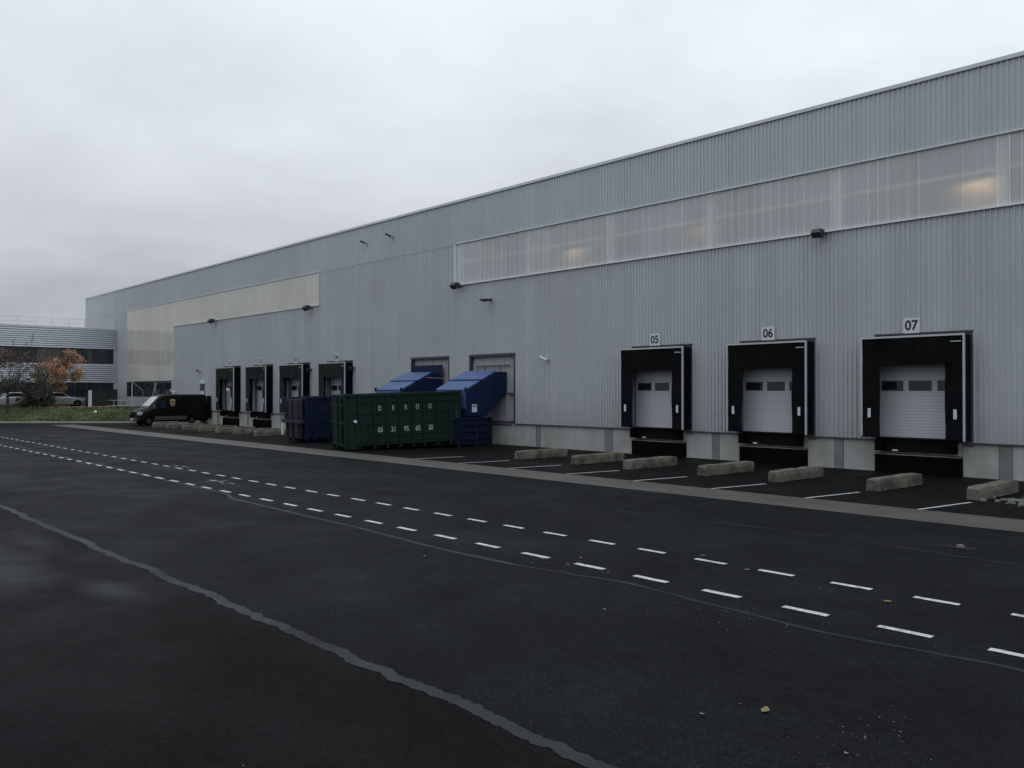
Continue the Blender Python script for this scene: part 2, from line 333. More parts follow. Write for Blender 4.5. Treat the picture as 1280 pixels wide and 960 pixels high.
# kerb and path round the lawn, and the lawn itself
def kx(y):
    for a,b in zip(KERB,KERB[1:]):
        if b[1]<=y<=a[1]: t=(y-a[1])/(b[1]-a[1]); return a[0]+(b[0]-a[0])*t
    return KERB[-1][0]
mb=MB()
for a,b in zip(KERB,KERB[1:]):
    for (o0,o1,z0,z1) in ((0,-.16,0.,.12),):
        mb.face([(a[0],a[1],0),(b[0],b[1],0),(b[0],b[1],.12),(a[0],a[1],.12)]); mb.face([(a[0],a[1],.12),(b[0],b[1],.12),(b[0]-.2,b[1],.12),(a[0]-.2,a[1],.12)])
tag(mb.build('kerb','trimdark',recalc=False),kind='structure')
mb=MB()
for a,b in zip(KERB,KERB[1:]): mb.face([(a[0]-.2,a[1],.12),(b[0]-.2,b[1],.12),(b[0]-1.3,b[1],.2),(a[0]-1.3,a[1],.2)])
tag(mb.build('path','path',recalc=False),kind='structure')
def bank(x,y):
    t=max(0,min(1,(kx(max(-70,min(0,y)))-1.3-x)/6.5)); return .2+1.0*t*t*(3-2*t)
def lawn_z(x,y): return bank(x,y)
mb=MB(); ny=80; nx=26; idx=[]
r=random.Random(2)
for j in range(ny+1):
    y=-70*j/ny; x1=kx(y)-1.3
    for i in range(nx+1):
        x=x1+(-104-x1)*(i/nx)**1.3; z=bank(x,y)+(r.uniform(-.03,.03) if 0<i<nx else 0); mb.v.append((x,y,z))
for j in range(ny):
    for i in range(nx):
        a=j*(nx+1)+i; mb.f.append((a,a+1,a+nx+2,a+nx+1)); mb.mi.append(0)
tag(mb.build('lawn','grass',smooth=True),kind='structure')
# tufts of grass give the lawn a soft edge
mb=MB(); r=random.Random(5)
for _ in range(9000):
    y=r.uniform(-22,-.1); x=kx(y)-1.3-abs(r.gauss(0,4.5))
    if x<-90.5: continue
    z=bank(x,y); a=r.uniform(0,3.14); h=r.uniform(.05,.14); w=.05; c,s=math.cos(a)*w,math.sin(a)*w; t=r.uniform(-.04,.04)
    mb.face([(x-c,y-s,z-.03),(x+c,y+s,z-.03),(x+t,y+t,z+h)])
tag(mb.build('grass_tufts','grass',recalc=False),'short tufts of mown grass on the bank by the offices','grass',kind='stuff')
# ------------------------------------------------------------------ warehouse
WX0,WX1=-101.45,25.; ROOF=13.2; DEPTH=60.
wh=empty('warehouse',(0,0,0),'long grey ribbed metal warehouse with pale translucent strips high in its wall','warehouse')
DOCKS=[(-63.62,'01'),(-58.27,'02'),(-52.9,'03'),(-47.47,'04'),(-21.63,'05'),(-16.26,'06'),(-10.95,'07')]
RECS=[(-39.46,-35.95),(-34.17,-30.64)]
PT,PB=10.86,8.60
holes=[(-35.39,22.,PB,PT),(-87.82,-49.94,PB,PT),(-87.82,-75.5,3.6,PB),(-87.82,-75.6,2.25,3.6)]
for cx,_ in DOCKS: holes.append((cx-1.40,cx+1.72,1.0,4.70))
for a,b in RECS: holes.append((a,b,1.0,4.66))
PER=1/6.
PROF=[(0,0.),(.085,0.),(.098,-.037),(.148,-.037),(PER,0.)]
def clad_pts(x0,x1):
    pts=[]; k=math.floor(x0/PER)
    def yat(x):
        u=(x/PER-math.floor(x/PER))*PER
        for a,b in zip(PROF,PROF[1:]):
            if a[0]<=u<=b[0]: return a[1]+(b[1]-a[1])*(u-a[0])/(b[0]-a[0])
        return 0
    pts.append((x0,yat(x0)))
    while k*PER<x1:
        for u,y in PROF[:-1]:
            x=k*PER+u
            if x0<x<x1: pts.append((x,y))
        k+=1
    pts.append((x1,yat(x1))); return pts
def clad(mb,x0,x1,z0,z1,yoff=-.02):
    pts=clad_pts(x0,x1); n=len(mb.v)
    for x,y in pts: mb.v.append((x,y+yoff,z0)); mb.v.append((x,y+yoff,z1))
    for i in range(len(pts)-1): a=n+2*i; mb.f.append((a,a+2,a+3,a+1)); mb.mi.append(0)
up,lo=MB(),MB()
def region(mb,zlo,zhi):
    xs=sorted({WX0,WX1,*[h[0] for h in holes],*[h[1] for h in holes]})
    for a,b in zip(xs,xs[1:]):
        hs=sorted([(max(h[2],zlo),min(h[3],zhi)) for h in holes if h[0]<=a+1e-6 and h[1]>=b-1e-6 and h[2]<zhi and h[3]>zlo]); z=zlo
        for h0,h1 in hs:
            if h0>z+.001: clad(mb,a,b,z,h0)
            z=max(z,h1)
        if z<zhi-.001: clad(mb,a,b,z,zhi)
region(lo,1.12,PT-.03); region(up,PT,ROOF-.04)
lo.build('lower_cladding','clad_low',wh,recalc=False); up.build('upper_cladding','clad',wh,recalc=False)
MB().box(WX0-.05,WX1+.05,-.11,.35,ROOF-.07,ROOF+.07).build('roof_coping','coping',wh,bevel=.01)
# thin dark shadow gap lines and joint trims
for a,b in ((WX0,-87.82),(-49.94,-35.39)): MB().box(a,b,-.058,-.02,PT-.03,PT).build('joint_trim','clad',wh)
mb=MB().box(-35.39,22,-.10,.0,PT-.02,PT+.035).box(-87.82,-49.94,-.09,.0,PT-.02,PT+.03); mb.build('window_head','coping',wh)
mb=MB().box(-35.42,22,-.13,.02,PB-.05,PB+.01).box(-35.46,-35.36,-.09,.02,PB+.012,PT-.022); mb.build('window_sill','flash',wh)
mb=MB().box(-75.5,-49.9,-.10,.02,PB-.035,PB).box(-49.98,-49.90,-.09,.02,PB+.002,PT-.022); mb.build('window_sill','alu',wh)
mb=MB().box(-75.56,-75.46,-.10,.02,1.1,PB-.037); mb.build('corner_trim','coping',wh)
segs=[WX0]+[v for cx,_ in sorted(DOCKS) for v in (cx-1.40,cx+1.72)]+[WX1]
ints=[]; cuts=sorted([(cx-1.40,cx+1.72) for cx,_ in DOCKS]+RECS); x=WX0
for a,b in cuts: ints.append((x,a)); x=b
ints.append((x,WX1))
for a,b in ints: MB().box(a+.01,b-.01,-.085,-.005,1.075,1.118).build('drip_trim','trimdark',wh)
# concrete base with tail-lift pockets
base,pil=MB(),MB(); pocket=[(cx-1.42,cx+1.38) for cx,_ in DOCKS]
pillars=[(-29.14,-28.81),(-24.69,-24.21),(-18.99,-18.66),(-13.85,-13.52),(-8.50,-8.14),(-2.9,-2.55),(-44.9,-44.6),(-50.15,-49.85),(-55.5,-55.2),(-60.9,-60.6),(-66.3,-66.)]
ev=sorted([(a,b,'p') for a,b in pocket]+[(a,b,'c') for a,b in pillars]); x=WX0
for a,b,k in ev:
    if a>x: base.box(x,a-.015,.0,.4,-.1,1.08)
    if k=='p': base.box(a,b,.0,.4,.66,1.08); base.box(a,b,1.0,1.1,-.1,.66)
    else: MB().box(a,b,-.012,.4,-.1,1.075).build('concrete_pillar','concrete_dark',wh)
    x=b+.015
base.box(x,WX1,.0,.4,-.1,1.08)
base.build('concrete_base','concrete',wh)
# shell: roof, ends, back, floor and inner columns
MB().box(WX0+.01,WX1-.01,.3,DEPTH,ROOF-.3,ROOF-.1).build('roof','coping',wh)
for a in (WX0,WX1-.12): MB().box(a,a+.12,.005,DEPTH,0,ROOF-.08).build('end_wall','clad',wh)
MB().box(WX0+.2,WX1-.2,DEPTH-.1,DEPTH,0,ROOF-.3).box(WX0+.2,WX1-.2,.45,DEPTH-.1,.9,1.05).build('back_wall','interior',wh)
mb=MB(); x=-8.43+5.345*5
while x>WX0+1: MB().box(x-.17,x+.17,.10,.34,1.3,ROOF-.35).build('inner_column','column',wh); x-=5.345
mb.box(-35.3,22,.12,.2,9.77,9.89).box(-87.7,-50,.12,.2,9.77,9.87)
mb.build('inner_rail','column',wh)
# inner lining behind the cladding so daylight does not leak in
mb=MB()
def lining(zlo,zhi):
    xs=sorted({WX0,WX1,*[h[0] for h in holes],*[h[1] for h in holes]})
    for a,b in zip(xs,xs[1:]):
        hs=sorted([(max(h[2],zlo),min(h[3],zhi)) for h in holes if h[0]<=a+1e-6 and h[1]>=b-1e-6]); z=zlo
        for h0,h1 in hs:
            if h0>z+.001: mb.box(a,b,.02,.06,z,h0)
            z=max(z,h1)
        if z<zhi: mb.box(a,b,.02,.06,z,zhi)
lining(1.1,ROOF-.1); mb.build('wall_lining','clad_low',wh)
# polycarbonate strips
def polypanel(name,rects,mt,step,seedv):
    mb=MB(); r=random.Random(seedv)
    for (a,b,z0,z1) in rects:
        x=a
        while x<b-.01:
            x2=min(x+step,b); yy=-.03+r.uniform(-.0015,.0015)
            mb.face([(x,yy,z0),(x2,yy,z0),(x2,yy,z1),(x,yy,z1)])
            x=x2
    jm=mb
    for (a,b,z0,z1) in rects:
        n=int((b-a)/step)
        for i in range(1,n):
            if r.random()<(.45 if mt=='polyl' else .1): continue
            x=a+i*step; w=.004+r.random()*.007; jm.box(x-w,x+w,-.046,-.034,z0+.02,z1-.03,1)
    o=jm.build(name,[mt,'polyjoint'],wh,recalc=False)
    return o
polypanel('translucent_panel',[(-35.36,22.,PB+.01,PT-.02)],'poly',.34,3)
polypanel('translucent_panel',[(-87.8,-49.98,PB+.002,PT-.02),(-87.8,-75.56,3.66,PB-.002)],'polyl',1.02,4)
# low window at the far end
wf=MB()
wf.box(-87.82,-75.6,-.05,.05,3.56,3.64).box(-87.82,-75.6,-.06,.05,2.19,2.27)
for x in (-87.8,-85.4,-82.9,-80.5,-78.,-75.68): wf.box(x-.04,x+.04,-.045,.05,2.272,3.558)
lw=wf.build('low_window','frame',wh)
MB().face([(-87.8,.0,2.25),(-75.62,.0,2.25),(-75.62,.0,3.6),(-87.8,.0,3.6)]).build('window_pane','glass',lw,recalc=False)
r=random.Random(8)
for i in range(15):
    x=-87.3+i*.8+r.uniform(-.2,.2); h=r.uniform(.25,1.); MB().box(x,x+r.uniform(.08,.35),-.012,-.006,2.3,2.3+h).build('window_display','vantrim',lw)
MB().prism([(-80.9,2.3),(-80.5,2.3),(-79.7,3.5),(-80.1,3.5)],-.016,-.0125,'y').build('window_display','alu',lw)
# wall conduits and downpipe lines
for x in (-49.4,-37.4,-66.7): MB().box(x-.03,x+.03,-.066,-.056,4.9,10.8 if x>-50 else 8.5).build('cladding_joint','clad_low',wh)
# recessed openings behind the compactors
for i,(a,b) in enumerate(RECS):
    o=MB().box(a,b,.16,.24,1.0,4.66).build('recess_panel','recess',wh)
    if i: tag(o)
    mb=MB().box(a-.02,a+.07,-.07,.16,1.1,4.70).box(b-.05,b+.05,-.07,.16,1.1,4.70).box(a-.02,b+.05,-.085,.16,4.60,4.72); mb.build('recess_frame','trimdark',o)
    mb=MB()
    for x in (a+.9,a+1.75,a+2.6): mb.box(x-.012,x+.012,.15,.16,1.1,4.6)
    mb.build('panel_seam','doorline',o)
mb=MB(); a,b=RECS[1]
mb.box(a+.45,b-.45,.02,.06,4.06,4.12)
for x in (a+.5,a+1.15,a+2.35): mb.box(x-.02,x+.02,.02,.05,3.6,4.06)
mb.build('support_bracket','trimdark',wh)
MB().box(b-.6,b-.1,.0,.12,2.6,2.68).build('support_bracket','trimdark',wh); MB().box(a+.3,b-.2,-.05,.10,1.14,1.22).build('sill_bar','trimdark',wh); MB().box(a+.3,b-.2,-.04,.10,1.0,1.06).build('sill_bar','trimdark',wh)
# personnel door beside the van
o=MB().box(-69.65,-68.70,-.075,.0,1.2,3.35).build('personnel_door','frame',wh)
MB().box(-69.55,-68.8,-.085,-.077,2.35,2.75).build('door_notice','signboard',o)
MB().box(-69.7,-68.65,-.095,-.06,3.38,3.68).build('door_sign','signboard',wh)
# ------------------------------------------------------------------ dock doors, levellers, shelters, signs
def make_door():
    o=MB()
    zs=[1.14]; 
    while zs[-1]<4.3: zs.append(zs[-1]+.105)
    W=1.42; z=1.14
    for k in range(30):
        o.box(-W,W,.20-(.004 if k%5 else .0),.25,z+.008,z+.105); z+=.105
    root=o.build('dock_door','door',wh)
    MB().box(-W,W,.206,.24,1.14,z).build('door_joint','doorline',root)
    for x in (-.92,0.,.92):
        MB().box(x-.37,x+.37,.175,.192,2.79,3.13).build('window_frame','trimdark',root,bevel=.02)
        MB().box(x-.32,x+.32,.168,.174,2.83,3.09).build('window_pane','glass',root)
    MB().box(-1.42-.02,-1.42,-.04,.2,1.0,4.7).box(1.42,1.72,-.04,.25,1.0,4.7).box(-1.42,1.42,.0,.25,4.3,4.72).box(-1.42,1.74,-.085,.0,4.69,4.745).build('door_surround','trimdark',root)
    return root
door0=make_door(); 
def make_leveller():
    t=empty('dock_leveller',(0,0,0),'x','dock leveller','dock levellers under the loading doors')
    MB().box(-1.30,1.25,-.16,.0,.72,1.19).box(-1.30,1.25,-.30,.19,1.145,1.20).build('lip_frame','blacksteel',t,bevel=.01)
    for x in (-1.28,1.0): MB().box(x,x+.24,-.42,-.165,.74,1.13).build('rubber_bumper','rubber',t,bevel=.02)
    MB().box(-1.42,1.38,-.15,.05,.602,.635).build('steel_ledge','concrete_dark',t)
    MB().box(-1.40,1.36,-.13,.40,.0,.60).build('pocket_back','rubber',t)
    MB().box(-.78,-.60,-.175,-.162,.74,.79).build('rating_plate','signboard',t)
    return t
def make_shelter(worn):
    t=empty('dock_shelter',(0,0,0),'x','dock shelter','black curtained dock shelters along the wall')
    c='curtain_worn' if worn else 'black'
    W=1.66; Y=-.62; ZT=4.56; ZB=1.20
    # aluminium frame round the front edge
    f=MB(); f.box(-W,-W+.055,Y-.02,Y+.05,ZB+.05,ZT).box(W-.055,W,Y-.02,Y+.05,ZB-.02,ZT).box(-W,W,Y-.021,Y+.06,ZT-.0,ZT+.065); f.build('front_frame','alu',t)
    # side walls and roof of the shelter
    s=MB(); s.box(-W+.01,-W+.05,Y+.052,-.06,ZB,ZT-.005).box(W-.05,W-.01,Y+.052,-.06,ZB,ZT-.005).box(-W+.01,W-.01,Y+.062,-.06,ZT,ZT+.03); s.build('side_wall','black',t)
    r=random.Random(3+worn)
    # top curtain, sagging
    mb=MB(); nx,nz=18,6; zt=ZT; zb=3.66
    for j in range(nz+1):
        for i in range(nx+1):
            x=-W+.06+(2*W-.12)*i/nx; v=j/nz
            sag=(.10 if worn else .015)*v*math.sin(math.pi*i/nx)*(-1 if worn else 1)
            y=Y+.0+(.05*math.sin(i*1.9)*v*(1.3 if worn else .3))+.04*v
            z=zt+(zb-zt)*v-(sag if not worn else .10*v*math.sin(math.pi*i/nx*1.0)*0)-( .06*v*math.sin(i*.9) if worn else 0)
            mb.v.append((x,y,z))
    for j in range(nz):
        for i in range(nx):
            a=j*(nx+1)+i; mb.f.append((a,a+1,a+nx+2,a+nx+1)); mb.mi.append(0)
    mb.build('top_curtain',c,t,smooth=True,recalc=False)
    for sgn in (-1,1):
        mb=MB(); nz=10; xo=sgn*(W-.05)
        for j in range(nz+1):
            z=3.72+(ZB-3.72)*j/nz; fl=(.10*math.sin(j*.5) if worn else .01*math.sin(j*.9))
            xi=sgn*(W-.62-(.03*math.sin(j*.7) if worn else 0)+fl*.4)
            mb.v+= [(xo,Y+.015,z),((xo+xi)/2,Y+.025+.02*math.sin(j),z),(xi,Y+.08+(.06 if worn else .02)*math.sin(j*.8+sgn),z)]
        for j in range(nz):
            for k in range(2): a=j*3+k; mb.f.append((a,a+1,a+4,a+3)); mb.mi.append(0)
        o=mb.build('side_curtain',c,t,smooth=True,recalc=False)
        xm=sgn*(W-.29); MB().box(xm-.05,xm+.05,Y-.012,Y+.0,1.88,2.19).build('reflector_mark','signboard',o)
    MB().box(W-.42,W-.10,Y-.016,Y-.004,ZT-.20,ZT-.17).build('maker_label','alu',t)
    return t
sh_new=make_shelter(0); sh_old=make_shelter(1); lev0=make_leveller()
txt={'01':'leftmost black dock shelter, under the 01 sign and nearest the dark van','02':'worn black dock shelter with sagging top curtain under the 02 sign','03':'worn black dock shelter under the 03 sign, partly behind the blue container',
'04':'worn dock shelter under the 04 sign, lower half hidden by containers','05':'clean black dock shelter with pale frame under the 05 sign','06':'clean black dock shelter with pale frame under the 06 sign','07':'nearest black dock shelter at right under the 07 sign'}
used={0:False,1:False}
for i,(cx,num) in enumerate(DOCKS):
    worn=1 if i<4 else 0; src=sh_old if worn else sh_new
    o=src if not used[worn] else dup(src); used[worn]=True
    o.location=(cx,0,0); o['label']=txt[num]
    d=door0 if i==0 else dup(door0,wh); d.location=(cx,0,0)
    l=lev0 if i==0 else dup(lev0); l.location=(cx,0,0); l['label']='black steel dock leveller with rubber bumpers below the door numbered '+num
    s=empty('dock_number_sign',(cx-.17,-.075,4.97),'white square number sign reading '+num+' above its loading door','sign','numbered signs above the loading doors')
    MB().box(-.27,.27,-.02,0.,-.24,.27).build('sign_board','signboard',s)
    text('sign_number',num,.46,'ink',s,(0,-.024,.01),ROT_FRONT,sx=.92,bold=.012)
# small signal lamps right of docks 03 and 04
for k,(cx,lab) in enumerate(((-50.95,'small grey signal lamp on a thin pipe right of dock 03'),(-45.55,'small grey signal lamp on a thin pipe right of dock 04'))):
    s=empty('signal_lamp',(cx,-.06,0),lab,'lamp','signal lamps beside the docks')
    MB().tube([(0,-.05,1.3),(0,-.05,4.25)],.02,6).build('pipe','conduit',s); MB().box(-.22,.1,-.35,-.02,4.2,4.3).box(-.2,-.08,-.3,-.18,4.05,4.2).build('lamp_head','lampdark',s,bevel=.01)
# notice hanging inside dock 01
o=MB().box(-63.5,-62.95,-.5,-.48,2.75,3.0).build('hanging_notice','signboard'); tag(o,'small white notice hanging in the opening of dock 01','notice')
# ------------------------------------------------------------------ wall lamps and cameras
def flood(x,z,s,lab,flat=False):
    s*=.74
    t=empty('floodlight',(x,-.06,z),lab,'floodlight','floodlights fixed to the warehouse wall')
    MB().tube([(0,0,0),(0,-.25*s,.05*s),(0,-.45*s,0)],.025,6).box(-.06,.06,-.03,0,-.08,.08).build('bracket','lampdark',t)
    if flat: pr=[(-.25,.05),(-.95,.0),(-.95,-.06),(-.6,-.16),(-.25,-.1)]
    else: pr=[(-.25,.16),(-.62,.2),(-.80,-.02),(-.55,-.24),(-.28,-.14)]
    MB().prism([(y*s,zz*s) for y,zz in pr],-.24*s,.24*s,'x').build('lamp_housing','lampdark',t,bevel=.015)
    a,b=(pr[2],pr[3]); 
    MB().face([(-.2*s,a[0]*s-.005,a[1]*s-.008),(.2*s,a[0]*s-.005,a[1]*s-.008),(.2*s,b[0]*s-.005,b[1]*s-.008),(-.2*s,b[0]*s-.005,b[1]*s-.008)]).build('lamp_glass','rim',t,recalc=False)
flood(-14.25,8.50,1.,'dark box floodlight under the right end of the long translucent strip')
flood(-34.9,8.50,1.15,'dark floodlight at the left lower corner of the long translucent strip')
flood(-50.9,8.45,1.2,'dark floodlight under the right end of the far translucent strip')
flood(-66.4,8.50,1.2,'dark floodlight under the middle of the far translucent strip, left of docks')
flood(-32.4,7.55,1.0,'flat dark floodlight on bare wall just below the strip corner',True)
def wallcam(x,z,lab,cat,mt,s=1.,dirx=-1):
    t=empty('wall_camera' if cat=='camera' else 'wall_lamp',(x,-.06,z),lab,cat)
    MB().tube([(0,0,0),(0,-.3*s,0),(0,-.34*s,.1*s)],.02,6).box(-.07,.07,-.03,0.,-.1,.07).build('bracket','conduit',t)
    o=MB().tube([(dirx*.28*s,-.62*s,.24*s),(dirx*-.04*s,-.26*s,.04*s)],.095*s,10)
    o.build('housing',mt,t,smooth=False)
wallcam(-28.2,4.25,'white cylindrical security camera on the wall left of dock 05','camera','white',.72)
wallcam(-44.1,12.0,'small dark camera high on the wall, left one of the pair','camera','lampdark',.65)
wallcam(-41.3,12.05,'small dark camera high on the wall, right one of the pair','camera','lampdark',.7)
wallcam(-69.5,4.4,'small dark wall lamp above the personnel door beside the van','lamp','lampdark',.6)
wallcam(-74.6,2.6,'small white wall lamp at the cladding corner above the van windscreen','lamp','white',.9)
# warm lamps seen through the translucent strip
for x,z,e,lab in ((-9.0,9.42,8.,'lit warm lamp behind the translucent strip at the right edge'),(-26.5,9.4,5.,'lit warm lamp behind the left half of the translucent strip'),(-19.35,9.45,2.5,'faint warm lamp behind the middle of the translucent strip')):
    t=empty('warehouse_lamp',(x,.40,z),lab,'lamp','lit lamps inside the warehouse')
    MB().prism([(-.12,.14),(.12,.14),(.16,.22),(-.16,.22)],-.7,.7,'x').box(-.72,.72,-.19,-.17,.03,.24).build('lamp_shade','lampdark',t)
    MB().tube([(-.55,0,.1),(.55,0,.1)],.02,6).build('lamp_tube','tube',t)
    for k in (-.38,0,.38):
        ld=bpy.data.lights.new('lamp_light','POINT'); ld.energy=e; ld.color=(1,.62,.30); ld.shadow_soft_size=.06
        lo_=bpy.data.objects.new('lamp_light',ld); COL.objects.link(lo_); lo_.parent=t; lo_.location=(k,-.02,-.03)
# ------------------------------------------------------------------ compactors and containers
def compactor(rx,lab,plate):
    t=empty('waste_compactor',(rx,0,0),lab,'compactor','blue waste compactors at the loading wall')
    W=1.22
    # chute: side profile (y,z)
    pr=[(-2.62,1.50),(-2.62,2.78),(-.55,3.76),(.12,3.76),(.12,2.60),(-.15,2.58),(-1.3,1.50)]
    MB().prism(pr,-W,W,'x').build('chute','blue',t,bevel=.02)
    lid=MB()
    lid.prism([(-2.64,2.80),(-1.65,3.27),(-1.66,3.31),(-2.65,2.84)],-W-.02,W-.06,'x').prism([(-1.62,3.29),(-.55,3.79),(-.56,3.83),(-1.63,3.33)],-W-.02,W-.06,'x')
    lid.face([(-W,-2.63,1.9),(W,-2.63,1.9),(W,-2.63,2.78),(-W,-2.63,2.78)])
    lid.build('sloping_lid','blue_skylit',t)
    mb=MB()
    for x in (-W-.02,W-.02): 
        mb.box(x,x+.05,-2.72,-2.60,2.74,2.95)
    mb.box(-W-.03,W+.03,-1.68,-1.60,3.27,3.36)
    mb.build('hinge','navy',t)
    # press box under the chute
    b=MB(); b.box(-1.15,1.30,-3.28,-1.14,.14,1.46); 
    for z in (.42,.78,1.12,1.42): b.box(1.322,1.38,-3.3,-1.05,z-.04,z+.04)
    for y in (-3.2,-2.1,-1.10): b.box(1.322,1.40,y-.06,y+.06,.0,1.46)
    for (x,y) in ((-1.1,-3.2),(-1.1,-1.2),(1.25,-1.16)): b.box(x-.08,x+.07,y-.08,y+.08,0,.36)
    b.build('press_box','navy',t,bevel=.01)
    MB().box(1.05,1.34,-2.2,-1.3,1.49,1.62).box(1.0,1.3,-1.5,-1.2,1.621,1.75).build('drive_unit','navy',t,bevel=.02)
    if plate:
        o=MB().box(W+.002,W+.012,-2.25,-1.93,1.72,2.10).build('notice_plate','signboard',t); MB().box(W+.013,W+.016,-2.2,-1.98,1.98,2.04).build('plate_heading','navy',o)
    else:
        MB().box(-W-.12,W+.3,-.10,-.04,2.0,4.24).build('back_plate','blue',t)
    return t
compactor(-32.62,'blue compactor with sloping chute right of the green container, white notice on its side',True)
compactor(-38.05,'blue compactor with a tall square back plate, mostly behind the green container',False)
o=MB().tube([(-36.9,-1.0,3.52),(-36.0,-.5,3.46),(-35.2,-.3,3.50),(-34.0,-.1,3.55)],.016,6).build('power_cable','cable'); tag(o,'thin cable strung between the two blue compactors','cable')
def container(name,loc,tilt,Lc,W,H,mt,lab,green):
    t=empty(name,loc,lab,'container'); t.rotation_euler=(tilt,0,R(-18 if green else -5))
    b=MB()
    # walls (open top), floor
    th=.06
    b.box(-W,0,0,th,.18,H-.02).box(-W,0,Lc-th,Lc,.18,H-.02).box(-W,-W+th,th,Lc-th,.18,H-.02).box(-th,0,th,Lc-th,.18,H-.02).box(-W+th,-th,th,Lc-th,.18,.26)
    body=b.build('body',mt,t)
    # top covers slightly below the rim
    rim=MB().box(-W-.03,.06,-.04,.08,H-.12,H).box(-W-.03,.06,Lc-.08,Lc+.04,H-.12,H).box(-.05,.07,.082,Lc-.082,H-.12,H).box(-W-.03,-W+.08,.082,Lc-.082,H-.12,H)
    rim.build('top_rim',mt,t,bevel=.01)
    MB().box(-W+.1,-.07,.1,Lc-.1,H-.16,H-.10).build('roof_sheet',mt,t)
    rb=MB(); ys=[.69,1.42,2.04,2.67,3.32,3.87,4.54,5.23] if green else [.5,1.35,2.2,3.05,3.9,4.75,5.6]
    for y in ys:
        if y<Lc-.2:
            MB().prism([(.0,y-.065),(.075,y-.04),(.075,y+.04),(.0,y+.065)],.02,H-.02,'z').build('side_rib',mt,t); MB().prism([(-W,y-.065),(-W-.075,y-.04),(-W-.075,y+.04),(-W,y+.065)],.02,H-.02,'z').build('side_rib',mt,t)
    hb=MB()
    for z in (.34,.66,1.19,1.68,2.17) if green else (.55,1.1,1.65,2.1):
        if z<H-.15: hb.prism([(.0,z-.03),(.035,z),(.0,z+.03)],.5,Lc-.05,'y')
    hb.build('side_rail',mt,t)
    # corner posts and end door
    e=MB().box(-.0,.08,-.03,.12,.05,H-.12).box(-W-.05,-W+.06,-.03,.12,.05,H-.12).box(-W*.5-.05,-W*.5+.05,-.07,.0,.1,H-.12)
    e.box(-W,0,-.05,.0,H-.55,H-.45).box(-W,.02,-.06,.0,1.22,1.30).box(-W,.0,-.05,.0,.18,.30)
    e.build('end_frame',mt,t,bevel=.01)
    if green:
        d=MB(); d.prism([(-.62,.05),(-.12,.05),(-.22,1.2),(-.5,1.2)],-.035,-.001,'y').box(-.55,-.12,-.035,-.001,1.35,H-.2); d.build('recess_shade','rubber',t)  # flat black plates stand in for the shade inside the end recess
        MB().box(.085,.11,.50,.70,.18,1.25).prism([(.14,.05),(.62,.05),(.45,1.2),(.14,1.2)],.02,.06,'x').build('side_gusset',mt,t)
        o=MB().box(.02,.13,.42,.56,1.28,1.40).build('latch','signboard',t)
        MB().box(.0,.07,Lc-.50,Lc-.1,1.18,1.24).box(.05,.09,Lc-.32,Lc-.24,.5,1.9).box(.05,.12,Lc-.34,Lc-.22,1.5,1.6).build('locking_bar','greysteel',t)
    # skids and rollers
    s=MB().box(-W+.35,-W+.5,.1,Lc-.1,.03,.18).box(-.5,-.35,.1,Lc-.1,.03,.18)
    s.tube([(-W+.2,.25,.13),(-.15,.25,.13)],.12,12).tube([(-W+.2,Lc-.4,.13),(-.15,Lc-.4,.13)],.12,12)
    s.build('skid_roller','blacksteel',t)
    return t
gc=container('skip_container',(-33.2,-8.4,.0),R(1.8),5.8,2.40,2.60,'green','green ribbed steel waste container with stencilled letters and phone number',True)
ys=[1.70,2.35,2.98,3.56,4.20]
for ch,y in zip('DEROO',ys): text('stencil_letter',ch,.32,'stencil',gc,(.006,y,1.90),ROT_XP,sx=.66,bold=.003)
for ch,y in zip(('03','21','95','65','20'),ys): text('stencil_number',ch,.34,'stencil',gc,(.006,y,.88),ROT_XP,sx=.76,bold=.003)
bc=container('skip_container',(-39.74,-6.75,.02),R(1.5),5.5,2.15,2.42,'navy','dark blue steel waste container with grey worn end, left of the green one',False)
mb=MB()
mb.box(-2.05,-.12,-.22,-.09,1.26,2.3).box(-2.35,.1,-.34,-.10,1.02,1.22).box(-1.9,-.25,-.2,-.08,.2,1.0)
for x in (-1.9,-1.2,-.45): mb.box(x-.05,x+.05,-.30,-.2,.3,2.25)
mb.build('end_press','greysteel',bc,bevel=.01)
MB().box(-2.32,-2.20,-.40,-.3,.35,1.0).build('reflective_strip','white',bc)
MB().box(-2.3,-2.05,-.32,-.12,1.6,2.4).build('control_box','blue',bc,bevel=.02)
# ------------------------------------------------------------------ concrete wheel stops
def stop_mesh(seedv):
    r=random.Random(seedv); rings=[]
    L_=2.75
    for i,y in enumerate([0,.09,.5,1.0,1.5,2.0,2.4,L_-.09,L_]):
        e=.05 if i in (0,8) else 0; h=.34-e*.9+r.uniform(-.012,.012); w=.19-e+r.uniform(-.006,.006); dx=r.uniform(-.01,.01)
        rings.append([(-w+dx,y,.0),(w+dx,y,.0),(w+dx,y,h*.6),(w*.86+dx,y,h*.95),(w*.74+dx,y,h),(-w*.74+dx,y,h),(-w*.86+dx,y,h*.95),(-w+dx,y,h*.6)])
    return MB().loft(rings)
xs_r=[(-7.25,'beside the rubble at the right edge'),(-9.85,'in front of dock 07'),(-12.88,'between docks 06 and 07'),(-15.45,'in front of dock 06'),(-18.5,'between docks 05 and 06'),(-21.1,'in front of dock 05'),(-24.2,'left of dock 05')]
xs_l=[-64.2,-61.4,-58.6,-55.8,-52.95,-50.3,-47.4]
ordn=['first','second','third','fourth','fifth','sixth','seventh']
sm=stop_mesh(1).build('parking_block','stop',bevel=.02,smooth=False); first=True
sm2=stop_mesh(2).build('parking_block','stop',bevel=.02); meshes=[sm.data,sm2.data]; COL.objects.unlink(sm2); bpy.data.objects.remove(sm2)
r=random.Random(21)
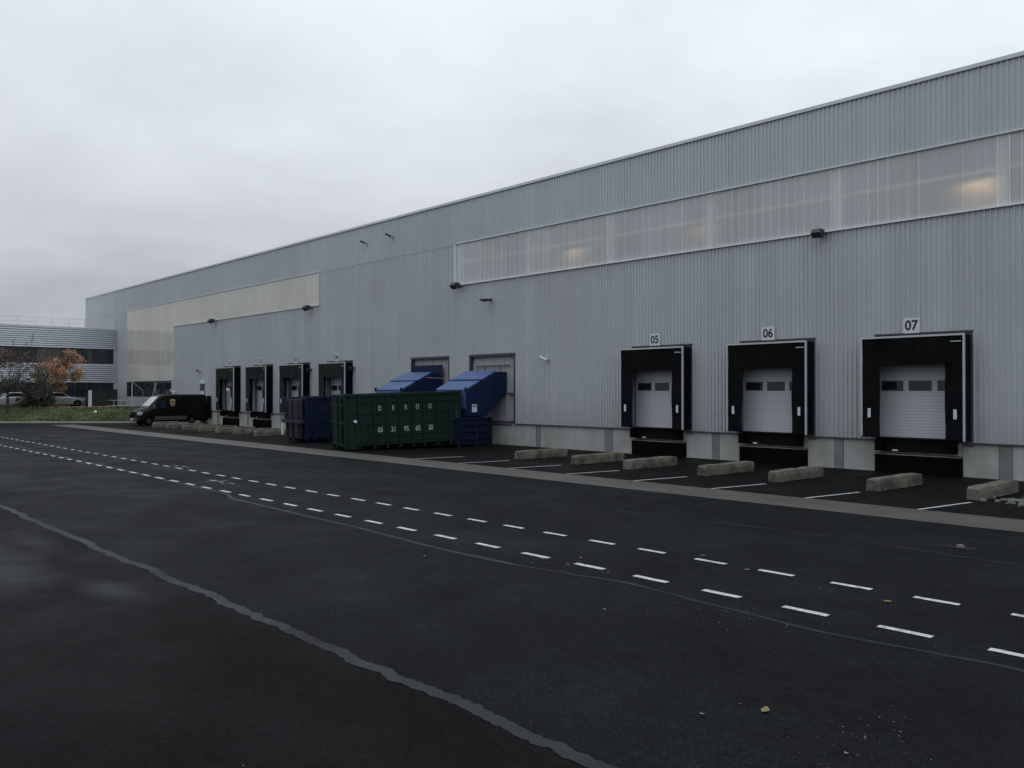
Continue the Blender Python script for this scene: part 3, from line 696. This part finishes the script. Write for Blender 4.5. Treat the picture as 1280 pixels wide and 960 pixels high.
for x,w in xs_r:
    o=sm if first else sm.copy()
    if not first: COL.objects.link(o); o.data=meshes[r.randint(0,1)]
    first=False
    o.location=(x-.1,-5.95+r.uniform(-.05,.05),.002); o.rotation_euler.z=R(-3+r.uniform(-1.8,1.8)); tag(o,'low mossy concrete parking block '+w,'parking block','concrete parking blocks on the yard')
for i,x in enumerate(xs_l):
    o=sm.copy(); COL.objects.link(o); o.data=meshes[i%2]; o.location=(x,-5.95,.002); o.rotation_euler.z=R(r.uniform(-1.5,1.5))
    tag(o,'low concrete parking block, %s from the dark van in the far row'%ordn[i],'parking block')
# rubble at the right edge
mb=MB(); r=random.Random(31)
for _ in range(46):
    x=-6.35+r.gauss(0,.45); y=-5.6+r.gauss(0,.35); s=r.uniform(.02,.09); a=r.random()*3
    pts=[(x+s*math.cos(a+k*1.57+r.uniform(-.3,.3)),y+s*math.sin(a+k*1.57+r.uniform(-.3,.3))) for k in range(4)]
    mb.prism(pts,.0,s*r.uniform(.4,1.1),'z')
tag(mb.build('rubble','concrete_dark'),'small heap of broken pale rubble by the rightmost parking block','rubble',kind='stuff')
mb=MB().prism([(-6.75,-5.75),(-6.2,-5.9),(-6.15,-5.6),(-6.6,-5.5)],.04,.08,'z'); tag(mb.build('broken_slab','path'),'pale flat broken slab lying in the rubble','slab')
# drain with stone
mb=MB().box(-5.55,-5.05,-13.25,-12.95,.003,.012); 
o=empty('drain_grate',(0,0,0),'small black drain grate in the road at the right','drain')
mb.build('grate','puddle',o)
mb=MB(); 
for k in range(6): mb.box(-5.52+k*.08,-5.495+k*.08,-13.23,-12.97,.0125,.016)
mb.build('grate_bar','blacksteel',o)
o=MB().prism([(-5.32,-13.2),(-5.24,-13.24),(-5.2,-13.16),(-5.28,-13.12)],.02,.07,'z').build('pebble','paper'); tag(o,'small pale stone lying on the drain grate','stone')
# fallen leaves and crumbs
def leafmesh(s,seedv,curl=.3):
    r=random.Random(seedv); n=7; ring=[]
    for k in range(n):
        a=2*math.pi*k/n; rr=s*(.7+.5*r.random()); ring.append((rr*math.cos(a),rr*.6*math.sin(a),s*curl*r.random()))
    return MB().face(ring)
lv=[leafmesh(.075,k).build('fallen_leaf','leaf_ground',recalc=False) for k in range(4)]
lm=[o.data for o in lv]
for o in lv: COL.objects.unlink(o); bpy.data.objects.remove(o)
spots=[(-3.77,-22.43,1.5,'large pale fallen leaf on the near asphalt at lower right',0),(-4.6,-17.87,1.5,'yellow fallen leaf between the two dashed lines at right',0),(-8.0,-17.05,1.3,'brown fallen leaf beside a dash of the far dashed line',0),(-6.9,-17.5,1.2,'brown leaf touching the end of a dash in the far line',0),
(-9.7,-19.2,1.2,'pale leaf on the near dashed line at mid road',1),(-9.3,-18.7,1.6,'pale leaf smear between the dashed lines at mid road',1),(-11.2,-20.5,1.2,'small pale leaf just below the near dashed line',1),(-18.1,-21.4,1.1,'small pale scrap on dark asphalt left of centre',1),(-4.1,-22.9,1.,'small pale scrap left of the large pale leaf',1),(-2.9,-22.75,.9,'small pale scrap right of the large pale leaf',1),(-6.9,-20.9,1.,'tiny pale scrap below the near dashed line at right',1)]
for i,(x,y,s,lab,pm) in enumerate(spots):
    o=bpy.data.objects.new('fallen_leaf',lm[i%4].copy() if pm else lm[i%4]); COL.objects.link(o)
    if pm: o.data.materials[0]=M['paper']
    o.location=(x,y,.01); o.rotation_euler.z=rng.random()*6; o.scale=(s*(.36 if pm else .55),)*3; tag(o,lab,'leaf')
mb=MB(); r=random.Random(77)
def crumb(x,y,s,z=.006):
    a=r.random()*6; mb.face([(x+s*math.cos(a+k*2.1)*r.uniform(.5,1.2),y+s*.6*math.sin(a+k*2.1)*r.uniform(.5,1.2),z+r.uniform(0,.006)) for k in range(3)])
for _ in range(60): crumb(-2.95+r.gauss(0,.25),-22.3+r.gauss(0,.45),r.uniform(.006,.016))
for _ in range(45): crumb(-5.6+r.gauss(0,.35),-19.95+r.gauss(0,.3),r.uniform(.008,.02))
for _ in range(40): crumb(-9.0+r.gauss(0,.5),-19.3+r.gauss(0,.25),r.uniform(.01,.03))
for _ in range(260): crumb(r.uniform(-28,0),r.uniform(-26.5,-10.6),r.uniform(.006,.018))
for _ in range(420): crumb(r.uniform(-33,-5),-r.uniform(.2,8.)**1.0,r.uniform(.01,.035))
for _ in range(240): crumb(-29+r.gauss(0,2.2),-2.6+r.gauss(0,1.5),r.uniform(.015,.045))
for _ in range(120): crumb(-8.3+r.gauss(0,1.2),-4.6+r.gauss(0,.8),r.uniform(.015,.04))
tag(mb.build('ground_litter','paper',recalc=False),'scattered pale crumbs and leaf scraps over the asphalt','litter',kind='stuff')
# ------------------------------------------------------------------ vehicles (front towards -Y in local space)
def vehicle(name,loc,rz,lab,cat,st,W,mt,wheels,wr,glassmt='glass'):
    t=empty(name,loc,lab,cat,rz=rz)
    rings=[]
    for (y,zb,zm,zt,wt,wb) in st:
        a=W*wb; rings.append([(-a*.92,y,zb),(a*.92,y,zb),(a,y,zb+.12),(a,y,(zb+zm)/2+.1),(a*.985,y,zm),(a*wt,y,zt-.10*(zt>zm+.2)),(a*(wt-.10),y,zt),(-a*(wt-.10),y,zt),(-a*wt,y,zt-.10*(zt>zm+.2)),(-a*.985,y,zm),(-a,y,(zb+zm)/2+.1),(-a,y,zb+.12)])
    MB().loft(rings).build('body',mt,t,smooth=False,bevel=.03)
    for yw in wheels:
        for sx in (-1,1):
            o=MB().tube([(sx*(W-.22),yw,wr),(sx*(W+.015),yw,wr)],wr,20).build('wheel','rubber',t,bevel=.02)
            MB().tube([(sx*(W+.017),yw,wr),(sx*(W+.03),yw,wr)],wr*.55,14).build('rim','rim',o)
            MB().prism([(yw+wr*1.18*math.cos(a),max(.3,wr+wr*1.18*math.sin(a))) for a in [math.pi*k/10 for k in range(11)]],sx*(W-.01),sx*(W+.006),'x').build('wheel_arch','rubber',t)
    return t
# van: stations (y, bottom, belt, top, top-width factor, width factor)
st=[(-3.05,.38,.62,.80,.94,.80),(-2.98,.30,.85,1.08,.90,.90),(-2.75,.28,1.0,1.22,.90,.97),(-2.15,.28,1.15,1.40,.88,1.0),(-1.95,.28,1.2,1.50,.88,1.0),(-1.15,.28,1.3,2.30,.86,1.0),(-.85,.28,1.3,2.43,.86,1.0),(-.2,.28,1.3,2.48,.87,1.0),(2.95,.30,1.3,2.47,.87,1.0),(3.02,.32,1.3,2.44,.86,.99)]
van=vehicle('delivery_van',(-69.0,-2.98,0),0,'dark delivery van with a gold shield emblem, backed up beside dock 01','van',st,.99,'van',(-2.05,1.65),.35)
MB().face([(-.80,-1.975,1.50),(.80,-1.975,1.50),(.74,-1.17,2.26),(-.74,-1.17,2.26)]).build('windscreen','lampglass',van,recalc=False).location=(0,-.02,.03)
for sx in (-1,1):
    MB().prism([(-1.75,1.38),(-.55,1.38),(-.55,1.98),(-1.12,1.98)],sx*.955,sx*.99,'x').build('side_window','glass',van)
    MB().box(sx*1.0,sx*1.22,-1.72,-1.58,1.3,1.66).build('mirror','vantrim',van,bevel=.03)
    MB().prism([(-2.99,.86),(-2.72,.80),(-2.50,1.02),(-2.70,1.12),(-2.93,1.04)],sx*.60,sx*.985,'x').build('headlight','lampglass',van,bevel=.02)
    MB().box(sx*.99,sx*1.005,-1.55,1.2,.42,.72).build('side_trim','vantrim',van)
    MB().box(sx*.99,sx*.998,-.52,-.50,.45,2.1).box(sx*.99,sx*.998,.95,.97,.45,2.2).box(sx*.99,sx*.998,-.5,2.9,1.92,1.935).build('door_seam','rubber',van)
van.scale.y=.925
MB().box(-.9,.9,-3.10,-2.97,.32,.60).build('bumper','vantrim',van,bevel=.04); MB().box(-.5,.5,-3.07,-2.98,.66,.92).build('grille','blacksteel',van)
MB().box(-.26,.26,-3.125,-3.11,.42,.54).build('number_plate','signboard',van)
e=MB().prism([(-.22,2.05),(0,2.12),(.22,2.05),(.22,1.72),(.12,1.56),(0,1.50),(-.12,1.56),(-.22,1.72)],.96,.985,'x').build('shield_emblem','gold',van); e.location.y=-.02
MB().prism([(-.18,1.88),(.18,1.96),(.18,1.72),(.09,1.59),(0,1.54),(-.09,1.59),(-.18,1.72)],.987,.992,'x').build('shield_field','brown',e)
text('shield_letters','ups',.26,'gold',e,(.995,0,1.77),ROT_XP,sx=.8,bold=.008)
MB().box(1.0,1.75,3.0,3.06,.5,2.35).build('open_rear_door','van',van,bevel=.01)
cst=[(-2.15,.32,.55,.62,.9,.78),(-2.05,.25,.60,.74,.9,.92),(-1.2,.2,.80,.90,.88,1.),(-.75,.2,.86,.98,.86,1.),(.0,.2,.88,1.42,.72,1.),(.9,.2,.90,1.44,.72,1.),(1.65,.2,.90,1.02,.84,1.),(2.1,.28,.85,.95,.86,.93),(2.18,.35,.6,.7,.9,.85)]
def car(loc,rz,mt,lab):
    c=vehicle('parked_car',loc,rz,lab,'car',cst,.88,mt,(-1.35,1.3),.31)
    MB().face([(-.62,-.80,1.0),(.62,-.80,1.0),(.55,-.08,1.38),(-.55,-.08,1.38)]).build('windscreen','lampglass',c,recalc=False).location=(0,-.03,.03)
    for sx in (-1,1):
        MB().prism([(-.62,.95),(1.5,.95),(.95,1.36),(.0,1.36)],sx*.72,sx*.80,'x').build('side_window','glass',c)
        MB().box(sx*.5,sx*.8,-2.16,-2.02,.58,.72).build('headlight','lampglass',c,bevel=.02)
    return c
c1=car((-89.2,-10.2,1.2),0,'carwhite','white parked car by the office wall, left of the dark bush'); c2=car((-89.3,-5.8,1.2),R(180),'carwhite','pale parked car by the office wall, next to the black cabinet')
car((-89.2,-15.4,1.2),0,'cargrey','grey parked car at the left edge behind the dark tree')
# ------------------------------------------------------------------ office block at the far end
OX=-90.7; OZ=9.12; OY=-62.
of=empty('office_building',(OX,-.02,1.2),'two storey office block with horizontal ribbed grey siding and window bands','office'); 
off=Vector((OX,-.02,1.2))
def lb(mb): mb.v=[(x-off.x,y-off.y,z-off.z) for x,y,z in mb.v]; return mb
def siding(z0,z1):
    mb=MB(); p=.21; z=z0; 
    while z<z1-.01:
        a=min(z+.11,z1); b=min(z+.13,z1); c=min(z+.17,z1); d=min(z+p,z1)
        pr=[(OX-.03,z),(OX+.075,z+.012),(OX+.045,b),(OX-.03,c),(OX-.03,d)]
        for q,w in zip(pr,pr[1:]): mb.face([(q[0],OY,q[1]),(q[0],-.03,q[1]),(w[0],-.03,w[1]),(w[0],OY,w[1])])
        z+=p
    return mb
lb(siding(7.05,OZ-.05)).build('upper_siding','sidinglight',of,recalc=False); lb(siding(3.6,5.5)).build('lower_siding','sidinglight',of,recalc=False)
lb(MB().box(OX-.4,OX+.08,OY,-.02,OZ-.05,OZ+.04)).build('roof_coping','coping',of)
lb(MB().box(OX-18,OX-.12,OY,-.02,.9,OZ-.1)).build('wall','clad_low',of)
lb(MB().box(OX-.12,OX+.0,OY,-.02,1.0,2.12)).build('plinth','concrete_dark',of)
for z0,z1 in ((2.13,3.6),(5.5,7.05)): lb(MB().box(OX-.12,OX+.03,-.40,-.03,z0,z1)).build('end_post','clad_low',of)
def wunit(y0,z0,z1):
    y1=y0-2.45
    f=MB().box(OX-.1,OX-.02,y1,y0,z0,z0+.07).box(OX-.1,OX-.02,y1,y0,z1-.07,z1).box(OX-.1,OX-.02,y0-.06,y0,z0+.071,z1-.071).box(OX-.1,OX-.02,(y0+y1)/2-.03,(y0+y1)/2+.03,z0+.071,z1-.071)
    fo=lb(f).build('window','frame',of)
    lb(MB().face([(OX-.07,y1,z0),(OX-.07,y0,z0),(OX-.07,y0,z1),(OX-.07,y1,z1)])).build('window_pane','glassoff',fo,recalc=False)
y=-.40
for k in range(12):
    wunit(y,2.13,3.6); wunit(y,5.5,7.05); y-=2.45
lb(MB().box(OX-.115,OX-.03,OY,y,2.13,3.6).box(OX-.115,OX-.03,OY,y,5.5,7.05)).build('window_band','glassoff',of)
# blinds drawn in some upper windows
for a,b in ((-7.5,-5.4),(-12.2,-10.2),(-2.8,-2.5)): lb(MB().box(OX-.068,OX-.062,a,b,5.6,6.95)).build('window_blind','vantrim',of)
rl=MB()
yy=-.1
for z in (OZ+.42,OZ+.86): rl.tube([(OX-.25,OY,z),(OX-.25,-.1,z)],.022,6)
while yy>OY: rl.tube([(OX-.25,yy,OZ),(OX-.25,yy,OZ+.86)],.02,6); yy-=1.5
lb(rl).build('roof_railing','alu',of)
# cabinet, goal, bicycle rack
cb=empty('utility_cabinet',(-87.6,-2.5,1.2),'black metal utility cabinet with pale left edge standing on the grass','cabinet')
MB().box(-.5,.5,-1.35,1.35,-.1,1.62).build('body','cabinet',cb,bevel=.02); MB().box(-.55,.55,-1.42,1.4,1.622,1.70).build('lid','greysteel',cb); MB().box(.51,.54,-1.36,-1.05,-.05,1.6).build('side_strip','white',cb)
for y_ in (-.4,.45): MB().box(.502,.515,y_-.01,y_+.01,0,1.6).build('door_gap','rubber',cb)
g=empty('football_goal',(-83.4,-1.0,1.2),'white football goal frame standing on the grass before the low window','goal')
MB().tube([(0,0,-.1),(0,0,2.5)],.06,8).tube([(10.0,0,-.1),(10.0,0,2.5)],.06,8).tube([(-.05,0,2.5),(10.05,0,2.5)],.06,8).build('goal_frame','alu',g)
MB().tube([(.0,.02,2.4),(.5,.8,1.6),(.6,.85,0)],.03,6).tube([(5.6,.02,2.45),(5.1,.7,.6)],.045,6).build('net_stay','conduit',g)
bk=empty('bicycle_rack',(-87.2,-1.0,1.2),'low white tube bicycle rack between cabinet and goal','bicycle rack')
mb=MB().tube([(0,-1.1,.62),(3.6,.3,.62)],.04,6).tube([(0,-1.1,.1),(3.6,.3,.1)],.05,6)
for k in range(5): t_=k/4; mb.tube([(3.6*t_,-1.1+1.4*t_,.0),(3.6*t_,-1.1+1.4*t_,.62)],.035,6)
mb.build('rack_frame','alu',bk)
o=MB().loft([[(.13*math.sin(ph)*math.cos(a),.13*math.sin(ph)*math.sin(a),.13-.13*math.cos(ph)) for a in [k*math.pi/4 for k in range(8)]] for ph in (.15,.7,1.3,1.9,2.5,3.0)]).build('ball','white',smooth=True); bx,by=-77.6,-6.0; o.location=(bx,by,bank(bx,by)); tag(o,'small white ball lying on the grass','ball')
# ------------------------------------------------------------------ trees and bushes
def tree(name,loc,h,trunk_h,clumps,leafmats,nleaf,ls,lab,cat,seedv,sprigs=()):
    r=random.Random(seedv); t=empty(name,loc,lab,cat)
    tb=MB().tube([(0,0,-.1),(.03,.02,trunk_h*.5),(0,.05,trunk_h)],.14 if trunk_h>.8 else .05,8,r1=.09 if trunk_h>.8 else .04)
    for c in clumps:
        cx,cy,cz,rr=c[:4]
        mid=(cx*.4,cy*.4,trunk_h+(cz-trunk_h)*.5); tb.tube([(0,.05,trunk_h*.9),mid,(cx,cy,cz)],.06,5,r1=.015)
        for _ in range(4):
            d=Vector((r.gauss(0,1),r.gauss(0,1),r.gauss(.3,.8))).normalized()*rr*.9; tb.tube([(cx,cy,cz),(cx+d.x,cy+d.y,cz+d.z)],.015,4,r1=.006)
    for sp in sprigs: tb.tube([(sp[0]*.7,sp[1]*.7,trunk_h+1.5),sp[:3]],.02,4,r1=.006)
    tb.build('trunk','bark',t)
    lm_=MB()
    def leaf(p,s,mi):
        a=Vector((r.gauss(0,1),r.gauss(0,1),r.gauss(0,1))).normalized(); b=a.cross(Vector((r.gauss(0,1),r.gauss(0,1),r.gauss(0,1)))).normalized()
        lm_.face([p-a*s,p-b*s*.5,p+a*s,p+b*s*.5],mi)
    tot=sum(c[3]**2 for c in clumps)
    for c in clumps:
        cx,cy,cz,rr,mi=c; n=int(nleaf*rr*rr/tot)
        subs=[Vector((r.gauss(0,.5),r.gauss(0,.5),r.gauss(0,.42)))*rr for _ in range(9)]
        for _ in range(n):
            s0=r.choice(subs); p=Vector((cx,cy,cz))+s0+Vector((r.gauss(0,1),r.gauss(0,1),r.gauss(0,.8)))*rr*.22
            m_=mi if r.random()<.8 else r.randrange(len(leafmats)); leaf(p,ls*r.uniform(.5,1.3),m_)
    for sp in sprigs:
        for _ in range(40): 
            u=r.random(); leaf(Vector((sp[0]*(.85+.15*u),sp[1]*(.85+.15*u),sp[2]-1.4*(1-u)))+Vector((r.gauss(0,.08),r.gauss(0,.08),r.gauss(0,.05))),ls*.8,sp[3])
    lm_.build('crown',leafmats,t,recalc=False)
    return t
# dark tree at the left edge
x,y=-83.0,-11.6; 
tree('dark_tree',(x,y,bank(x,y)),8,2.2,[(0,-.8,3.4,1.5,0),(.2,1.2,3.3,1.4,0),(-.3,2.6,2.7,1.2,0),(0,.4,4.7,1.3,1),(0,2.0,4.3,1.0,1),(.2,-2.4,3.0,1.5,0),(.1,-1.2,4.8,1.1,1),(0,.6,2.2,1.3,0),(0,2.6,1.7,1.0,0),(0,-1.0,1.8,1.0,0),(0,3.3,2.0,1.0,0),(0,2.9,3.4,1.0,0)],['leaf_dark','leaf_brown','leaf_red'],9000,.08,'dark leafy tree with sparse bare top at the left edge','tree',1,sprigs=[(.2,2.0,7.2,2),(0,1.4,6.2,1),(.1,.5,6.6,1),(0,3.0,6.0,1),(0,-1.0,5.9,1)])
x,y=-86.2,-7.5
tree('orange_tree',(x,y,bank(x,y)),6,1.2,[(0,-.3,3.5,1.0,0),(0,-1.0,3.0,.7,1),(0,.6,3.3,1.1,0),(0,1.5,3.9,.95,0),(.1,.8,2.5,.95,1),(0,2.4,4.8,.6,0),(.1,1.9,3.0,.9,1),(0,1.3,4.4,.7,2)],['leaf_orange','leaf_yellow','leaf_brown'],9500,.075,'small autumn tree with orange and yellow leaves beside the dark tree','tree',2)
for k,(x,y,rr,lab) in enumerate(((-84.8,-8.3,.75,'dark rounded bush under the orange tree, the larger one'),(-85.0,-9.5,.8,'low dark bush between the dark tree and the larger bush'))):
    tree('dark_bush',(x,y,bank(x,y)),2,.3,[(0,0,.8*rr,rr*.75,0),(0,.6,.9*rr,rr*.6,0),(0,-.6,.7*rr,rr*.6,1),(0,.1,1.5*rr,rr*.5,0)],['leaf_dark','leaf_brown'],3000,.07,lab,'bush',5+k)
mb=MB(); r=random.Random(66)
for _ in range(2600):
    x=-85.2+r.gauss(0,1.2); y=-5.8+r.gauss(0,1.8); z=bank(x,y)+.03; a=r.random()*6; s=.06
    mb.face([(x+s*math.cos(a),y+s*math.sin(a),z),(x+s*math.cos(a+2),y+s*math.sin(a+2),z+.03),(x+s*math.cos(a+4),y+s*math.sin(a+4),z+r.random()*.04)],0)
tag(mb.build('fallen_leaves','leaf_orange',recalc=False),'carpet of fallen orange leaves on the grass under the orange tree','leaves',kind='stuff')
# ------------------------------------------------------------------ sky, sun, camera
w=bpy.data.worlds.new('World'); scene.world=w; w.use_nodes=True; nt=w.node_tree; L=nt.links; nt.nodes.clear()
out=nd(nt,'ShaderNodeOutputWorld'); bg=nd(nt,'ShaderNodeBackground'); bg.inputs['Strength'].default_value=.12
sky=nd(nt,'ShaderNodeTexSky'); sky.sky_type='NISHITA'; sky.sun_disc=False; SE,SR=R(38),R(35)
sky.sun_elevation=SE; sky.sun_rotation=SR
tc=nd(nt,'ShaderNodeTexCoord'); sp=nd(nt,'ShaderNodeSeparateXYZ'); L.new(tc.outputs['Generated'],sp.inputs[0])
def m_(op,a,b=None):
    k=nd(nt,'ShaderNodeMath',operation=op)
    for i,v in enumerate((a,b)):
        if v is None: continue
        if isinstance(v,(int,float)): k.inputs[i].default_value=v
        else: L.new(v,k.inputs[i])
    return k.outputs[0]
zc=m_('MAXIMUM',sp.outputs['Z'],0.)
den=m_('ADD',zc,.16)
cv=nd(nt,'ShaderNodeCombineXYZ'); L.new(m_('DIVIDE',sp.outputs['X'],den),cv.inputs[0]); L.new(m_('DIVIDE',sp.outputs['Y'],den),cv.inputs[1])
n1=nd(nt,'ShaderNodeTexNoise',Scale=.75,Detail=4.,Roughness=.5,Distortion=.3); L.new(cv.outputs[0],n1.inputs['Vector'])
n2=nd(nt,'ShaderNodeTexNoise',Scale=2.2,Detail=6.,Roughness=.55); L.new(cv.outputs[0],n2.inputs['Vector'])
cl=m_('ADD',m_('MULTIPLY',n1.outputs['Fac'],.7),m_('MULTIPLY',n2.outputs['Fac'],.3))
mr=nd(nt,'ShaderNodeMapRange'); L.new(cl,mr.inputs['Value']); mr.inputs['From Min'].default_value=.36; mr.inputs['From Max'].default_value=.62; mr.inputs['To Min'].default_value=.82; mr.inputs['To Max'].default_value=1.08
# brighter towards the zenith and towards the sun side (over the building on the right)
gr=nd(nt,'ShaderNodeValToRGB'); L.new(zc,gr.inputs['Fac']); cr=gr.color_ramp
cr.elements[0].position=0.; cr.elements[0].color=(.425,.42,.455,1)
e=cr.elements.new(.12); e.color=(.57,.59,.65,1)
e=cr.elements.new(.28); e.color=(.79,.83,.90,1)
e=cr.elements.new(.55); e.color=(1.0,1.05,1.12,1)
e=cr.elements.new(.42); e.color=(.88,.93,1.0,1)
cr.elements[-1].position=1.; cr.elements[-1].color=(1.5,1.56,1.64,1)
side=m_('ADD',1.0,m_('ADD',m_('MULTIPLY',sp.outputs['X'],.12),m_('MULTIPLY',sp.outputs['Y'],.12)))
f=m_('MULTIPLY',side,mr.outputs['Result'])
vs=nd(nt,'ShaderNodeVectorMath',operation='SCALE'); L.new(gr.outputs['Color'],vs.inputs[0]); L.new(m_('MULTIPLY',f,1/.12),vs.inputs['Scale'])
mx=nd(nt,'ShaderNodeMix',data_type='RGBA'); mx.inputs[0].default_value=.94; L.new(sky.outputs[0],mx.inputs[6]); L.new(vs.outputs[0],mx.inputs[7])
L.new(mx.outputs[2],bg.inputs['Color']); L.new(bg.outputs[0],out.inputs['Surface'])
sd=bpy.data.lights.new('sun','SUN'); sd.energy=.5; sd.angle=R(40); sd.color=(1,.96,.9); so=bpy.data.objects.new('sun',sd); COL.objects.link(so)
d=Vector((math.sin(SR)*math.cos(SE),math.cos(SR)*math.cos(SE),math.sin(SE)))
so.rotation_euler=d.to_track_quat('Z','Y').to_euler(); so.location=(0,-10,40)
cd=bpy.data.cameras.new('camera'); co=bpy.data.objects.new('camera',cd); COL.objects.link(co); scene.camera=co
cd.sensor_width=36; cd.lens=1035/1280*36; cd.clip_end=3000; cd.clip_start=.1
co.location=(0,-29,2.8); co.rotation_euler=(R(90+.443),0,R(46.8))
scene.view_settings.view_transform='Standard'; scene.view_settings.look='None'; scene.view_settings.gamma=1; scene.view_settings.exposure=0
scene.view_settings.use_curve_mapping=False
